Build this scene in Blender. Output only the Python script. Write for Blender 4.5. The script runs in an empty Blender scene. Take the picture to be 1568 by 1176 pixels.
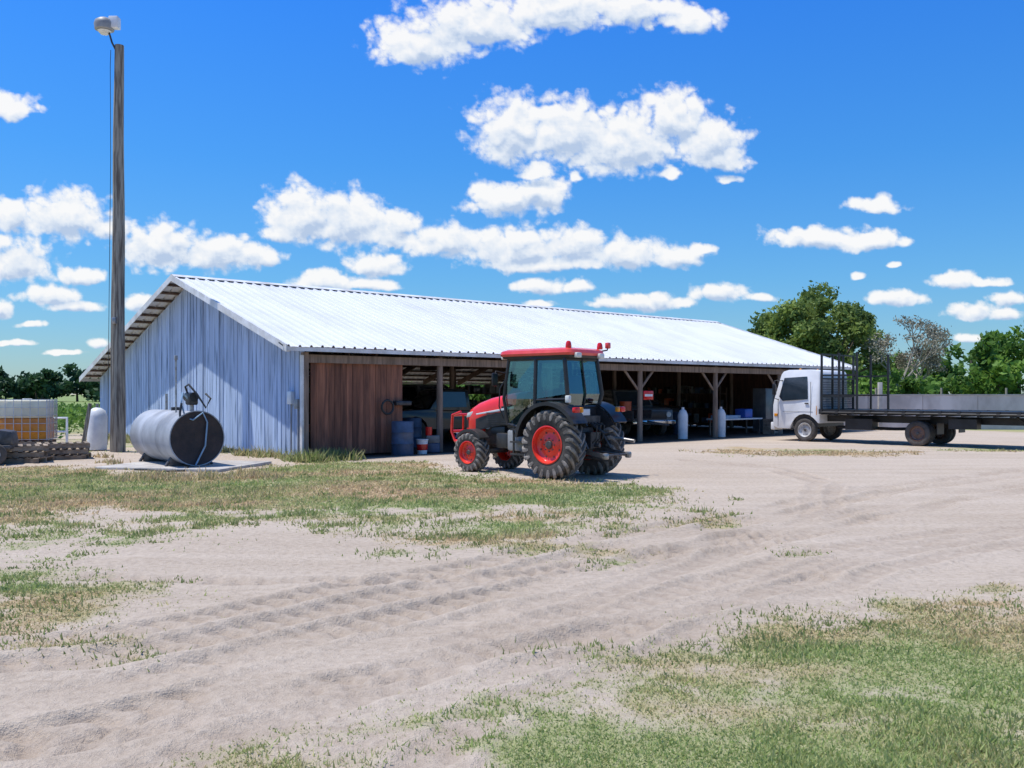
import bpy, bmesh, math, random
import numpy as np
from mathutils import Vector, Matrix, Euler
random.seed(7); rng=np.random.default_rng(11)
F=1400.0; HC=1.6; HZ=603.0; CU=784.0
def G(u,v):
    Y=HC*F/(v-HZ); return ((u-CU)/F*Y, Y)
scene=bpy.context.scene
# ---------------- materials ----------------
def new_mat(name):
    m=bpy.data.materials.new(name); m.use_nodes=True
    nt=m.node_tree; return m,nt,nt.nodes['Principled BSDF']
def c4(c): return (c[0],c[1],c[2],1)
def mat(name,c1,c2=None,scale=4,rough=.6,metal=0,bump=0,bscale=40,stretch=(1,1,1),lo=.35,hi=.65,tone=False,coat=0,spec=.5,dust=None):
    m,nt,b=new_mat(name); N=nt.nodes; L=nt.links
    if c2 is None: c2=tuple(x*.8 for x in c1)
    tc=N.new('ShaderNodeTexCoord'); mp=N.new('ShaderNodeMapping'); mp.inputs['Scale'].default_value=stretch
    L.new(tc.outputs['Object'],mp.inputs[0])
    n=N.new('ShaderNodeTexNoise'); n.inputs['Scale'].default_value=scale; n.inputs['Detail'].default_value=5; n.inputs['Roughness'].default_value=.6
    L.new(mp.outputs[0],n.inputs['Vector'])
    r=N.new('ShaderNodeValToRGB'); r.color_ramp.elements[0].position=lo; r.color_ramp.elements[1].position=hi
    r.color_ramp.elements[0].color=c4(c2); r.color_ramp.elements[1].color=c4(c1)
    L.new(n.outputs[0],r.inputs[0]); out=r.outputs[0]
    if tone:
        a=N.new('ShaderNodeAttribute'); a.attribute_name='tone'
        mx=N.new('ShaderNodeVectorMath'); mx.operation='MULTIPLY'
        L.new(out,mx.inputs[0]); L.new(a.outputs['Vector'],mx.inputs[1]); out=mx.outputs[0]
    if dust:
        geo=N.new('ShaderNodeNewGeometry'); sx=N.new('ShaderNodeSeparateXYZ'); L.new(geo.outputs['Position'],sx.inputs[0])
        mr=N.new('ShaderNodeMapRange'); mr.inputs[1].default_value=dust[0]; mr.inputs[2].default_value=0; mr.inputs[3].default_value=0; mr.inputs[4].default_value=dust[1]
        L.new(sx.outputs[2],mr.inputs[0])
        m2=N.new('ShaderNodeMath'); m2.operation='MULTIPLY'; L.new(mr.outputs[0],m2.inputs[0]); L.new(n.outputs[0],m2.inputs[1])
        mm=N.new('ShaderNodeMix'); mm.data_type='RGBA'; mm.inputs[7].default_value=(.42,.36,.31,1)
        L.new(m2.outputs[0],mm.inputs[0]); L.new(out,mm.inputs[6]); out=mm.outputs[2]
    L.new(out,b.inputs['Base Color'])
    b.inputs['Roughness'].default_value=rough; b.inputs['Metallic'].default_value=metal
    b.inputs['Coat Weight'].default_value=coat; b.inputs['Specular IOR Level'].default_value=spec
    if bump:
        n2=N.new('ShaderNodeTexNoise'); n2.inputs['Scale'].default_value=bscale; n2.inputs['Detail'].default_value=3
        L.new(mp.outputs[0],n2.inputs['Vector'])
        bp=N.new('ShaderNodeBump'); bp.inputs['Strength'].default_value=bump; bp.inputs['Distance'].default_value=.02
        L.new(n2.outputs[0],bp.inputs['Height']); L.new(bp.outputs[0],b.inputs['Normal'])
    return m
def glass(name,tint,mixv=.1,rough=.02):
    m,nt,b=new_mat(name); N=nt.nodes; L=nt.links
    t=N.new('ShaderNodeBsdfTransparent'); t.inputs[0].default_value=c4(tint)
    g=N.new('ShaderNodeBsdfGlossy'); g.inputs['Roughness'].default_value=rough; g.inputs[0].default_value=(.8,.95,.95,1)
    f=N.new('ShaderNodeLayerWeight'); f.inputs[0].default_value=.5
    p=N.new('ShaderNodeMath'); p.operation='POWER'; p.inputs[1].default_value=3; L.new(f.outputs['Facing'],p.inputs[0])
    q=N.new('ShaderNodeMath'); q.operation='MULTIPLY_ADD'; q.inputs[1].default_value=.7; q.inputs[2].default_value=mixv; L.new(p.outputs[0],q.inputs[0])
    x=N.new('ShaderNodeMixShader'); L.new(q.outputs[0],x.inputs[0]); L.new(t.outputs[0],x.inputs[1]); L.new(g.outputs[0],x.inputs[2])
    L.new(x.outputs[0],N['Material Output'].inputs[0]); return m
M={}
M['red']=mat('tractor_red',(.84,.03,.014),(.74,.024,.01),3,.28,coat=.4,dust=(1.2,.12))
M['redroof']=mat('roof_red_faded',(.82,.1,.08),(.7,.055,.045),2,.3,coat=.4)
M['black']=mat('black_plastic',(.022,.022,.024),(.012,.012,.012),6,.42,dust=(1.5,.2))
M['metalD']=mat('dark_cast_metal',(.08,.08,.085),(.035,.035,.037),9,.5,.5,bump=.3,dust=(1.2,.45))
M['steel']=mat('bare_steel',(.42,.42,.42),(.22,.2,.18),9,.4,.7)
M['rubber']=mat('tyre_rubber',(.03,.029,.028),(.016,.016,.016),7,.8,bump=.3,spec=.3,dust=(1.6,.4))
M['lug']=mat('tyre_lug_dusty',(.28,.255,.23),(.06,.055,.05),8,.85,spec=.2,dust=(1.6,.7))
M['glass']=glass('tinted_glass',(.34,.62,.58),.16)
M['glassD']=mat('vehicle_dark_glass',(.03,.045,.06),(.02,.03,.04),2,.06,spec=.9)
M['white']=mat('white_paint',(.8,.8,.8),(.72,.72,.72),3,.3,coat=.3,dust=(1.2,.4))
M['chrome']=mat('chrome',(.7,.7,.7),(.6,.6,.6),2,.15,1)
M['lampW']=mat('lamp_lens_clear',(.75,.75,.68),(.6,.6,.55),20,.1)
M['lampR']=mat('lamp_lens_red',(.7,.02,.02),(.5,.01,.01),20,.15)
M['lampA']=mat('lamp_lens_amber',(.75,.3,.02),(.6,.2,.01),20,.15)
M['orange']=mat('orange_plastic',(.6,.1,.03),(.45,.08,.02),5,.4)
M['grayp']=mat('grey_plastic',(.33,.34,.34),(.24,.24,.24),5,.5,dust=(1.2,.5))
M['roofm']=mat('galvanised_roof_metal',(.68,.685,.7),(.56,.57,.6),.8,.5,.0,stretch=(1,.3,1),lo=.25,hi=.6,spec=.4)
M['trim']=mat('roof_trim_white',(.75,.76,.78),(.5,.48,.45),2,.45)
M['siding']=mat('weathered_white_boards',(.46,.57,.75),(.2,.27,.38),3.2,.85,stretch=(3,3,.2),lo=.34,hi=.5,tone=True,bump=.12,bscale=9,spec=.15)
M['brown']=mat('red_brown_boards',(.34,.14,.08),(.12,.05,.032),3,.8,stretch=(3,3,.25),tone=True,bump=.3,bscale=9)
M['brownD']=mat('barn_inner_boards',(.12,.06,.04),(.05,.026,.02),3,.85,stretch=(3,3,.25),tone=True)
M['woodD']=mat('old_roof_timber',(.14,.085,.06),(.065,.04,.03),3,.85,stretch=(1,1,1))
M['wood']=mat('weathered_post_wood',(.3,.22,.17),(.15,.11,.08),3,.85,stretch=(4,4,.4),bump=.4,bscale=8)
M['pole']=mat('pole_wood',(.34,.31,.25),(.12,.1,.08),3.5,.9,stretch=(5,5,.3),bump=.8,bscale=8,lo=.4,hi=.58)
M['pallet']=mat('pallet_wood',(.42,.34,.26),(.2,.15,.11),4,.85,tone=True)
M['tank']=mat('tank_grey_paint',(.42,.44,.48),(.22,.23,.25),1.6,.55,.0,bump=.1,bscale=3,stretch=(1,1,.6))
M['tankE']=mat('tank_end_painted_shade',(.05,.034,.034),(.02,.017,.021),3.5,.5,.2,bump=.3)  # end disc faces away from the sun; its shade is painted into this dark colour
M['conc']=mat('concrete',(.5,.47,.43),(.34,.31,.28),2.2,.85,bump=.4,bscale=14)
M['concw']=mat('stained_concrete_wall',(.62,.57,.54),(.4,.36,.34),.9,.9,stretch=(1,1,.6),bump=.3,bscale=8)
M['blueP']=mat('blue_plastic',(.03,.12,.5),(.02,.08,.35),4,.4)
M['barrel']=mat('grey_blue_barrel',(.07,.11,.19),(.045,.065,.1),4,.5)
M['wplast']=mat('white_plastic',(.75,.77,.78),(.6,.62,.64),4,.45)
M['dull']=mat('dusty_grey_goods',(.25,.25,.24),(.14,.14,.13),4,.7)
M['cream']=mat('cream_translucent_plastic',(.8,.76,.6),(.68,.62,.45),2,.4)
M['amber']=mat('amber_liquid_tote',(.8,.3,.03),(.66,.2,.02),1.5,.3)
M['bluehose']=mat('pale_blue_hose',(.3,.45,.6),(.2,.3,.4),5,.5)
M['vehD']=mat('dark_green_vehicle_paint',(.025,.03,.03),(.015,.018,.018),4,.3,coat=.3)
M['vehG']=mat('grey_vehicle_paint',(.15,.165,.175),(.1,.11,.115),4,.35,coat=.3)
M['galv']=mat('galvanised_cage',(.62,.63,.65),(.45,.46,.48),10,.4,.3)
M['cable']=mat('cable_black',(.03,.03,.03),None,5,.6)
def leafmat(name,c1,c2,scale=.6,tr=.25,rough=.6):
    m,nt,b=new_mat(name); N=nt.nodes; L=nt.links
    tc=N.new('ShaderNodeTexCoord'); n=N.new('ShaderNodeTexNoise'); n.inputs['Scale'].default_value=scale; n.inputs['Detail'].default_value=3
    L.new(tc.outputs['Object'],n.inputs['Vector'])
    r=N.new('ShaderNodeValToRGB'); r.color_ramp.elements[0].position=.36; r.color_ramp.elements[1].position=.64
    r.color_ramp.elements[0].color=c4(c2); r.color_ramp.elements[1].color=c4(c1)
    L.new(n.outputs[0],r.inputs[0]); L.new(r.outputs[0],b.inputs['Base Color']); b.inputs['Roughness'].default_value=rough
    b.inputs['Specular IOR Level'].default_value=.25
    t=N.new('ShaderNodeBsdfTranslucent'); L.new(r.outputs[0],t.inputs[0])
    x=N.new('ShaderNodeMixShader'); x.inputs[0].default_value=tr; L.new(b.outputs[0],x.inputs[1]); L.new(t.outputs[0],x.inputs[2])
    L.new(x.outputs[0],N['Material Output'].inputs[0]); return m
M['oak']=leafmat('oak_leaves',(.25,.33,.08),(.1,.16,.045),.5,.4)
M['leafR']=leafmat('treeline_leaves',(.2,.34,.06),(.07,.15,.03),.25,.4)
M['leafL']=leafmat('far_treeline_leaves',(.055,.12,.05),(.028,.07,.032),.1,.3)
M['crop']=leafmat('crop_leaves',(.15,.28,.05),(.07,.15,.03),.4,.35)
M['dryleaf']=leafmat('bare_branch_moss',(.36,.33,.25),(.2,.19,.14),.6,.2)
M['bark']=mat('bark',(.16,.13,.1),(.07,.055,.04),3,.9,stretch=(3,3,.6),bump=.6,bscale=8)
M['barkG']=mat('grey_bark',(.42,.39,.34),(.26,.24,.2),3,.9)
# ---------------- mesh helpers ----------------
def empty(name,loc=(0,0,0),rz=0):
    e=bpy.data.objects.new(name,None); scene.collection.objects.link(e); e.location=loc; e.rotation_euler=(0,0,rz); e.empty_display_size=.3; return e
def obj(name,verts,faces,mats,parent=None,smooth=False,fm=None,tones=None,auto=None):
    me=bpy.data.meshes.new(name); me.from_pydata([tuple(v) for v in verts],[],faces)
    if not isinstance(mats,(list,tuple)): mats=[mats]
    for m in mats: me.materials.append(m)
    if fm: me.polygons.foreach_set('material_index',fm)
    if smooth: me.polygons.foreach_set('use_smooth',[True]*len(me.polygons))
    if tones is not None:
        a=me.attributes.new('tone','FLOAT_COLOR','POINT'); arr=np.ones((len(verts),4),dtype=np.float32); arr[:,:3]=np.array(tones,dtype=np.float32).reshape(-1,1)
        a.data.foreach_set('color',arr.ravel())
    me.update()
    if auto:
        me.polygons.foreach_set('use_smooth',[True]*len(me.polygons)); me.set_sharp_from_angle(angle=math.radians(auto))
    o=bpy.data.objects.new(name,me); scene.collection.objects.link(o)
    if parent: o.parent=parent
    return o
def bm_obj(name,bm,m,parent,auto=None):
    me=bpy.data.meshes.new(name); bmesh.ops.recalc_face_normals(bm,faces=bm.faces); bm.to_mesh(me); bm.free(); me.materials.append(m)
    if auto: me.polygons.foreach_set('use_smooth',[True]*len(me.polygons)); me.set_sharp_from_angle(angle=math.radians(auto))
    o=bpy.data.objects.new(name,me); scene.collection.objects.link(o)
    if parent: o.parent=parent
    return o
def box(name,size,c,m,parent=None,rot=(0,0,0),bevel=0,seg=2):
    bm=bmesh.new(); bmesh.ops.create_cube(bm,size=1)
    bmesh.ops.scale(bm,vec=size,verts=bm.verts)
    if bevel: bmesh.ops.bevel(bm,geom=list(bm.edges),offset=bevel,segments=seg,affect='EDGES',profile=.5)
    bmesh.ops.transform(bm,matrix=Matrix.Translation(c)@Euler(rot).to_matrix().to_4x4(),verts=bm.verts)
    return bm_obj(name,bm,m,parent,40 if bevel else None)
def prism(name,pts,y0,y1,m,parent=None,bevel=0,taper=None,seg=2):
    bm=bmesh.new(); a=[];b=[]
    for x,z in pts:
        s=taper(x,z) if taper else 1
        a.append(bm.verts.new((x,y0*s,z))); b.append(bm.verts.new((x,y1*s,z)))
    bm.faces.new(a); bm.faces.new(b[::-1]); n=len(pts)
    for i in range(n): bm.faces.new((a[i],b[i],b[(i+1)%n],a[(i+1)%n]))
    if bevel: bmesh.ops.bevel(bm,geom=list(bm.edges),offset=bevel,segments=seg,affect='EDGES',profile=.5,clamp_overlap=True)
    return bm_obj(name,bm,m,parent,40)
def tube(name,pts,r,m,parent=None,seg=8,caps=True):
    pts=[Vector(p) for p in pts]; n=len(pts); rs=r if isinstance(r,(list,tuple)) else [r]*n
    V=[];Fc=[]; up=Vector((0,0,1)); prev=None
    for i,p in enumerate(pts):
        t=(pts[min(i+1,n-1)]-pts[max(i-1,0)]).normalized()
        if prev is None:
            a=t.cross(up) if abs(t.dot(up))<.95 else t.cross(Vector((1,0,0)))
        else: a=prev-t*prev.dot(t)
        a.normalize(); prev=a; b=t.cross(a)
        for k in range(seg):
            th=2*math.pi*k/seg; V.append(p+a*(math.cos(th)*rs[i])+b*(math.sin(th)*rs[i]))
    for i in range(n-1):
        for k in range(seg):
            k2=(k+1)%seg; Fc.append((i*seg+k,i*seg+k2,(i+1)*seg+k2,(i+1)*seg+k))
    if caps: Fc.append(tuple(range(seg))[::-1]); Fc.append(tuple((n-1)*seg+k for k in range(seg)))
    if name is None: return V,Fc
    return obj(name,V,Fc,m,parent,auto=50)
def cyl(name,r,p0,p1,m,parent=None,seg=24,r2=None):
    return tube(name,[p0,p1],[r,r if r2 is None else r2],m,parent,seg)
def lathe(name,prof,m,parent,c=(0,0,0),axis='y',seg=36,auto=40,close=False):
    V=[];Fc=[];n=len(prof)
    for k in range(seg):
        th=2*math.pi*k/seg; cs,sn=math.cos(th),math.sin(th)
        for a,r in prof:
            if axis=='y': V.append((c[0]+r*cs,c[1]+a,c[2]+r*sn))
            elif axis=='z': V.append((c[0]+r*cs,c[1]+r*sn,c[2]+a))
            else: V.append((c[0]+a,c[1]+r*cs,c[2]+r*sn))
    for k in range(seg):
        k2=(k+1)%seg
        for i in range(n-1): Fc.append((k*n+i,k*n+i+1,k2*n+i+1,k2*n+i))
    return obj(name,V,Fc,m,parent,auto=auto)
class MB:
    def __init__(s): s.v=[];s.f=[];s.t=[];s.m=[]
    def box(s,size,c,rot=None,tone=1,mi=0):
        b=len(s.v); R=Euler(rot).to_matrix() if rot else None
        for dx in(-.5,.5):
            for dy in(-.5,.5):
                for dz in(-.5,.5):
                    p=Vector((dx*size[0],dy*size[1],dz*size[2]))
                    if R: p=R@p
                    s.v.append(p+Vector(c)); s.t.append(tone)
        for q in((0,1,3,2),(4,6,7,5),(0,4,5,1),(2,3,7,6),(0,2,6,4),(1,5,7,3)): s.f.append(tuple(b+i for i in q)); s.m.append(mi)
    def hexa(s,pts,tone=1,mi=0):
        b=len(s.v)
        for p in pts: s.v.append(Vector(p)); s.t.append(tone)
        for q in((0,1,3,2),(4,6,7,5),(0,4,5,1),(2,3,7,6),(0,2,6,4),(1,5,7,3)): s.f.append(tuple(b+i for i in q)); s.m.append(mi)
    def add(s,V,Fc,tone=1,mi=0):
        b=len(s.v); s.v+=list(V); s.t+=[tone]*len(V)
        for q in Fc: s.f.append(tuple(b+i for i in q)); s.m.append(mi)
    def tube(s,pts,r,seg=6,tone=1,mi=0):
        V,Fc=tube(None,pts,r,None,seg=seg); s.add(V,Fc,tone,mi)
    def build(s,name,mats,parent=None,auto=None): return obj(name,s.v,s.f,mats,parent,fm=s.m,tones=s.t,auto=auto)
def fastmesh(name,V,k,m,parent=None,cols=None):
    V=np.asarray(V,dtype=np.float32); n=len(V)//k
    me=bpy.data.meshes.new(name); me.vertices.add(len(V)); me.vertices.foreach_set('co',V.ravel())
    me.loops.add(n*k); me.loops.foreach_set('vertex_index',np.arange(n*k,dtype=np.int32))
    me.polygons.add(n); me.polygons.foreach_set('loop_start',np.arange(0,n*k,k,dtype=np.int32))
    if cols is not None:
        a=me.attributes.new('tone','FLOAT_COLOR','POINT'); arr=np.ones((len(V),4),dtype=np.float32); arr[:,:3]=cols; a.data.foreach_set('color',arr.ravel())
    me.materials.append(m); me.update(); me.validate()
    o=bpy.data.objects.new(name,me); scene.collection.objects.link(o)
    if parent: o.parent=parent
    return o
def gridmesh(name,V,nx,ny,m,attr,arr):
    me=bpy.data.meshes.new(name); ii=np.arange((ny-1)*nx).reshape(ny-1,nx)[:,:-1].ravel(); Q=np.stack([ii,ii+1,ii+nx+1,ii+nx],1).astype(np.int32)
    me.vertices.add(len(V)); me.vertices.foreach_set('co',V.astype(np.float32).ravel()); me.loops.add(Q.size); me.loops.foreach_set('vertex_index',Q.ravel())
    me.polygons.add(len(Q)); me.polygons.foreach_set('loop_start',np.arange(0,Q.size,4,dtype=np.int32)); me.update(); me.validate()
    me.polygons.foreach_set('use_smooth',np.ones(len(Q),bool))
    a=me.attributes.new(attr,'FLOAT_COLOR','POINT'); a.data.foreach_set('color',arr.astype(np.float32).ravel())
    me.materials.append(m); o=bpy.data.objects.new(name,me); scene.collection.objects.link(o); return o
def leaves(centers,size,jit=.4):
    n=len(centers); a=rng.normal(size=(n,3)); a/=np.linalg.norm(a,axis=1)[:,None]
    b=rng.normal(size=(n,3)); b-=a*(a*b).sum(1)[:,None]; b/=np.linalg.norm(b,axis=1)[:,None]
    s=size*(1+jit*(rng.random((n,1))*2-1)); a*=s; b*=s*.55
    V=np.stack([centers-a,centers+b,centers+a,centers-b],axis=1); return V.reshape(-1,3)
def smooth01(x): x=np.clip(x,0,1); return x*x*(3-2*x)
_tab=rng.random((256,256))
def vnoise(x,y):
    xi=np.floor(x).astype(int); yi=np.floor(y).astype(int); fx=x-xi; fy=y-yi; fx=fx*fx*(3-2*fx); fy=fy*fy*(3-2*fy)
    g=lambda i,j:_tab[i%256,j%256]
    return (g(xi,yi)*(1-fx)+g(xi+1,yi)*fx)*(1-fy)+(g(xi,yi+1)*(1-fx)+g(xi+1,yi+1)*fx)*fy
def fbm(x,y,o=4,bill=False):
    s=0;a=.5;t=0
    for i in range(o):
        c_,s_=math.cos(.7*i+.3),math.sin(.7*i+.3); xx=(x*c_-y*s_)*2**i+17*i; yy=(x*s_+y*c_)*2**i+31*i
        v=vnoise(xx,yy)
        if bill: v=np.abs(2*v-1)
        s=s+a*v; t+=a; a*=.55
    return s/t
def seg_dist(px,py,poly,closed):
    n=len(poly); best=np.full(px.shape,1e9); S=np.zeros(px.shape); sl=0
    for i in range(n if closed else n-1):
        ax,ay=poly[i]; bx,by=poly[(i+1)%n]; dx,dy=bx-ax,by-ay; L2=dx*dx+dy*dy; L=math.sqrt(L2)
        t=np.clip(((px-ax)*dx+(py-ay)*dy)/L2,0,1); d=np.hypot(px-ax-t*dx,py-ay-t*dy)
        sd=np.sign((px-ax)*dy-(py-ay)*dx); m=d<np.abs(best)
        if closed: best=np.where(m,d,best)
        else: best=np.where(m,d*np.where(sd==0,1,sd),best)
        S=np.where(m,sl+t*L,S); sl+=L
    return best,S
def inside(px,py,poly):
    r=np.zeros(px.shape,bool); n=len(poly); j=n-1
    for i in range(n):
        xi,yi=poly[i]; xj,yj=poly[j]
        c=((yi>py)!=(yj>py))&(px<(xj-xi)*(py-yi)/(yj-yi+1e-12)+xi); r^=c; j=i
    return r
def sdpoly(px,py,poly):
    d,_=seg_dist(px,py,poly,True); return np.where(inside(px,py,poly),d,-d)
# ---------------- ground ----------------
E1=np.array([.7518,.6595]); E2=np.array([-.6595,.7518]); BO=np.array([-5.2,22.4])+.12*E1
def W(x,y): p=BO+x*E1+y*E2; return (p[0],p[1])
polys=[
 ([G(-300,722),G(100,716),G(300,728),G(480,706),G(640,708),G(720,728),G(900,738),G(960,742),G(1010,752),G(960,772),G(780,778),G(560,778),G(300,782),G(-300,782)],.8,1.05,.62),
 ([G(230,778),G(560,770),G(900,752),G(1060,766),G(1030,790),G(930,800),G(900,848),G(700,842),G(480,800),G(300,815)],.9,.58,.25),
 ([G(-300,785),G(200,785),G(420,805),G(300,838),G(-300,860)],.6,.42,.4),
 ([G(-500,890),G(60,886),G(225,900),G(240,930),G(190,990),G(60,1002),G(-500,1010)],.6,.72,.3),
 ([G(420,1230),G(640,1170),G(800,1112),G(960,1040),G(1080,975),G(1290,955),G(1480,950),G(1700,915),G(1800,1300),G(400,1300)],.8,.98,.22),
 ([G(1320,930),G(1420,915),G(1600,905),G(1600,960),G(1400,950)],.3,.5,.2),
 ([G(1060,690),G(1130,684),G(1330,688),G(1420,692),G(1330,699),G(1150,700)],.6,.75,.9),
 ([G(1015,792),G(1110,790),G(1115,803),G(1030,806)],.2,.6,.1),
 ([G(1210,843),G(1250,842),G(1252,850),G(1212,850)],.12,.5,.1),
 ([G(900,812),G(960,812),G(960,826),G(880,822)],.2,.5,.1),
 ([G(1400,684),G(1800,684),G(1800,694),G(1400,690)],.5,.6,.5),
]
far_left=[(-900,27),(-14,27.5),W(-1.2,4),W(-1.5,18),W(30,18),W(31,6),(23,36),(60,33),(900,33),(900,3000),(-900,3000)]
bpoly=[W(-.1,-.9),W(26.2,-.9),W(26.2,15.6),W(-.1,15.6)]
def gfield(x,y):
    g=np.full(x.shape,-1.0); dry=np.zeros(x.shape)
    for P,soft,st,dr in polys:
        sd=sdpoly(x,y,P); v=np.clip(.5+sd/(2*soft),0,1)*st
        dry=np.where(v>g,dr,dry); g=np.maximum(g,v)
    sd=sdpoly(x,y,far_left); v=np.clip(.5+sd/3,0,1)*.9; dry=np.where(v>g,.12,dry); g=np.maximum(g,v)
    return g,dry
def gfull(x,y):
    g,dry=gfield(x,y)
    n=fbm(x*1.3,y*1.3,5); n2=fbm(x*5+9,y*5+3,3)
    val=g+(n-.5)*1.5*np.clip(1.1-g*.3,0,1)*(g>.02)+(n2-.5)*.8
    val=np.where(g<.02,-.5,val)
    dry=np.clip(dry+(fbm(x*.45+40,y*.9+7,4)-.5)*2.6,0,1)
    return val,dry
T1=[G(-250,1130),G(60,1075),G(300,1015),G(560,955),G(850,890),G(1100,825),G(1400,765),G(1700,725)]
T2=[G(-250,1020),G(100,985),G(420,925),G(700,872),G(1000,808),G(1300,752),G(1600,715)]
T3=[G(60,1250),G(420,1110),G(760,1000),G(1000,930),G(1300,850),G(1700,790)]
T4=[G(-200,875),G(300,885),G(560,893),G(800,880),G(1050,840),G(1350,790)]
T5=[G(1050,705),G(1180,718),G(1250,738),G(1240,775),G(1100,830),G(800,930)]
T6=[G(500,1250),G(800,1080),G(1050,965),G(1350,870),G(1700,810)]
T7=[G(-250,1190),G(150,1130),G(450,1060),G(700,1010),G(980,950),G(1250,880)]
def height(x,y):
    h=(fbm(x*.5,y*.5,3)-.5)*.05+(fbm(x*3,y*3,4)-.5)*.026+(fbm(x*11,y*11,3)-.5)*.012
    tread=np.zeros(x.shape)
    wob=(fbm(x*.8+5,y*.8,2)-.5)*.3
    for T,w,dep,tr in((T1,.17,.045,1),(T2,.17,.04,1),(T3,.13,.028,.6),(T4,.15,.038,.9),(T5,.12,.02,.3),(T6,.1,.02,.4),(T7,.14,.036,.95)):
        for off in((0,-.5) if tr>=1 else (0,.32) if tr<.7 else (0,)):
            d,s=seg_dist(x,y,T,False); d=d+wob+off; a=np.abs(d)
            m=smooth01((w+.05-a)/.07); edge=np.exp(-((a-w-.07)/.05)**2)
            pat=.5+.5*np.sin(2*np.pi*(s/.23+a*2.6)); pat=smooth01((pat-.3)/.4)
            fade=smooth01((fbm(x*.7+off*9,y*.7+3,2)-.34)/.25)
            h=h-m*dep*(.2+.8*pat)*fade*tr-m*dep*.2+edge*.013*(.2+fade)
            tread=np.maximum(tread,m*(.25+.75*fade*(.4+.6*pat)))
    return h,tread
def spaced(segs):
    out=[]
    for a,b,d in segs: out.append(np.arange(a,b,d))
    return np.concatenate(out)
xs=spaced([(-3000,-300,300),(-300,-60,20),(-60,-16,1.5),(-16,-5,.16),(-5,6,.04),(6,18,.14),(18,60,1.5),(60,300,20),(300,3001,300)])
ys=spaced([(-400,-20,40),(-20,3,2),(3,9,.032),(9,16,.07),(16,32,.2),(32,80,1.5),(80,400,20),(400,4001,400)])
GX,GY=np.meshgrid(xs,ys); nx,ny=len(xs),len(ys); px,py=GX.ravel(),GY.ravel()
gv,gd=gfull(px,py); hh,tr=height(px,py)
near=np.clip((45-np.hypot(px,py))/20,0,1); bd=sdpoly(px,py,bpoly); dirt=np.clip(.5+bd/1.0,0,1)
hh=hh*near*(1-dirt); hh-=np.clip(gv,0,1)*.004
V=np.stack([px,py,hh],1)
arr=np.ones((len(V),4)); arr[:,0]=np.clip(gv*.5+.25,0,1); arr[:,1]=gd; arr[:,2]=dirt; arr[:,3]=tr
m,nt,b=new_mat('sand_and_grass_ground'); N=nt.nodes; L=nt.links
at=N.new('ShaderNodeAttribute'); at.attribute_name='mask'; sp=N.new('ShaderNodeSeparateColor'); L.new(at.outputs['Color'],sp.inputs[0])
tc=N.new('ShaderNodeTexCoord')
def noise(sc,det=4,ro=.6,vec=None):
    n=N.new('ShaderNodeTexNoise'); n.inputs['Scale'].default_value=sc; n.inputs['Detail'].default_value=det; n.inputs['Roughness'].default_value=ro; L.new(vec or tc.outputs['Object'],n.inputs['Vector']); return n.outputs[0]
def ramp(i,stops):
    r=N.new('ShaderNodeValToRGB'); e=r.color_ramp.elements
    while len(e)<len(stops): e.new(.5)
    for k,(p,c) in enumerate(stops): e[k].position=p; e[k].color=c4(c)
    L.new(i,r.inputs[0]); return r.outputs[0]
def math2(op,a,b_,cl=False):
    n=N.new('ShaderNodeMath'); n.operation=op; n.use_clamp=cl
    for k,x in enumerate((a,b_)):
        if isinstance(x,(int,float)): n.inputs[k].default_value=x
        else: L.new(x,n.inputs[k])
    return n.outputs[0]
def mixc(f,a,b_,mode='MIX'):
    n=N.new('ShaderNodeMix'); n.data_type='RGBA'; n.blend_type=mode
    for k,x in((0,f),(6,a),(7,b_)):
        if isinstance(x,(int,float)): n.inputs[k].default_value=x
        elif isinstance(x,tuple): n.inputs[k].default_value=c4(x)
        else: L.new(x,n.inputs[k])
    return n.outputs[2]
mpr=N.new('ShaderNodeMapping'); mpr.inputs['Rotation'].default_value=(0,0,math.radians(-42)); mpr.inputs['Scale'].default_value=(.12,1.6,1); L.new(tc.outputs['Object'],mpr.inputs[0])
sand=ramp(noise(.35,5),[(.3,(.41,.325,.245)),(.5,(.485,.395,.31)),(.7,(.55,.46,.38))])
sand=mixc(.5,sand,ramp(noise(1.0,4,.65,mpr.outputs[0]),[(.35,(.37,.295,.225)),(.65,(.58,.495,.41))]))
fine=noise(16,5,.72)
sand=mixc(.42,sand,ramp(fine,[(.3,(.25,.19,.145)),(.52,(.5,.415,.335)),(.75,(.65,.56,.47))]))
sand=mixc(math2('MULTIPLY',at.outputs['Alpha'],.42),sand,(.32,.25,.195))
gn2=noise(75,3,.75)
gm=math2('ADD',sp.outputs[0],math2('MULTIPLY',math2('ADD',math2('MULTIPLY',fine,.5),math2('MULTIPLY',gn2,.5)),.6))
gmask=ramp(gm,[(.7,(0,0,0)),(.92,(.85,.85,.85))])
green=ramp(fine,[(.3,(.17,.2,.07)),(.5,(.28,.31,.13)),(.7,(.4,.39,.21))])
dryc=ramp(fine,[(.3,(.3,.2,.1)),(.5,(.45,.32,.175)),(.7,(.53,.41,.27))])
gr=mixc(sp.outputs[1],green,dryc)
far=N.new('ShaderNodeSeparateXYZ'); L.new(tc.outputs['Object'],far.inputs[0])
fm=N.new('ShaderNodeMapRange'); fm.inputs[1].default_value=30; fm.inputs[2].default_value=60; L.new(far.outputs[1],fm.inputs[0])
gr=mixc(fm.outputs[0],gr,ramp(noise(.15,4,.6),[(.35,(.12,.2,.05)),(.65,(.2,.29,.08))]))
col=mixc(gmask,sand,gr)
col=mixc(sp.outputs[2],col,ramp(noise(3,4),[(.3,(.055,.04,.033)),(.7,(.12,.09,.072))]))
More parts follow.
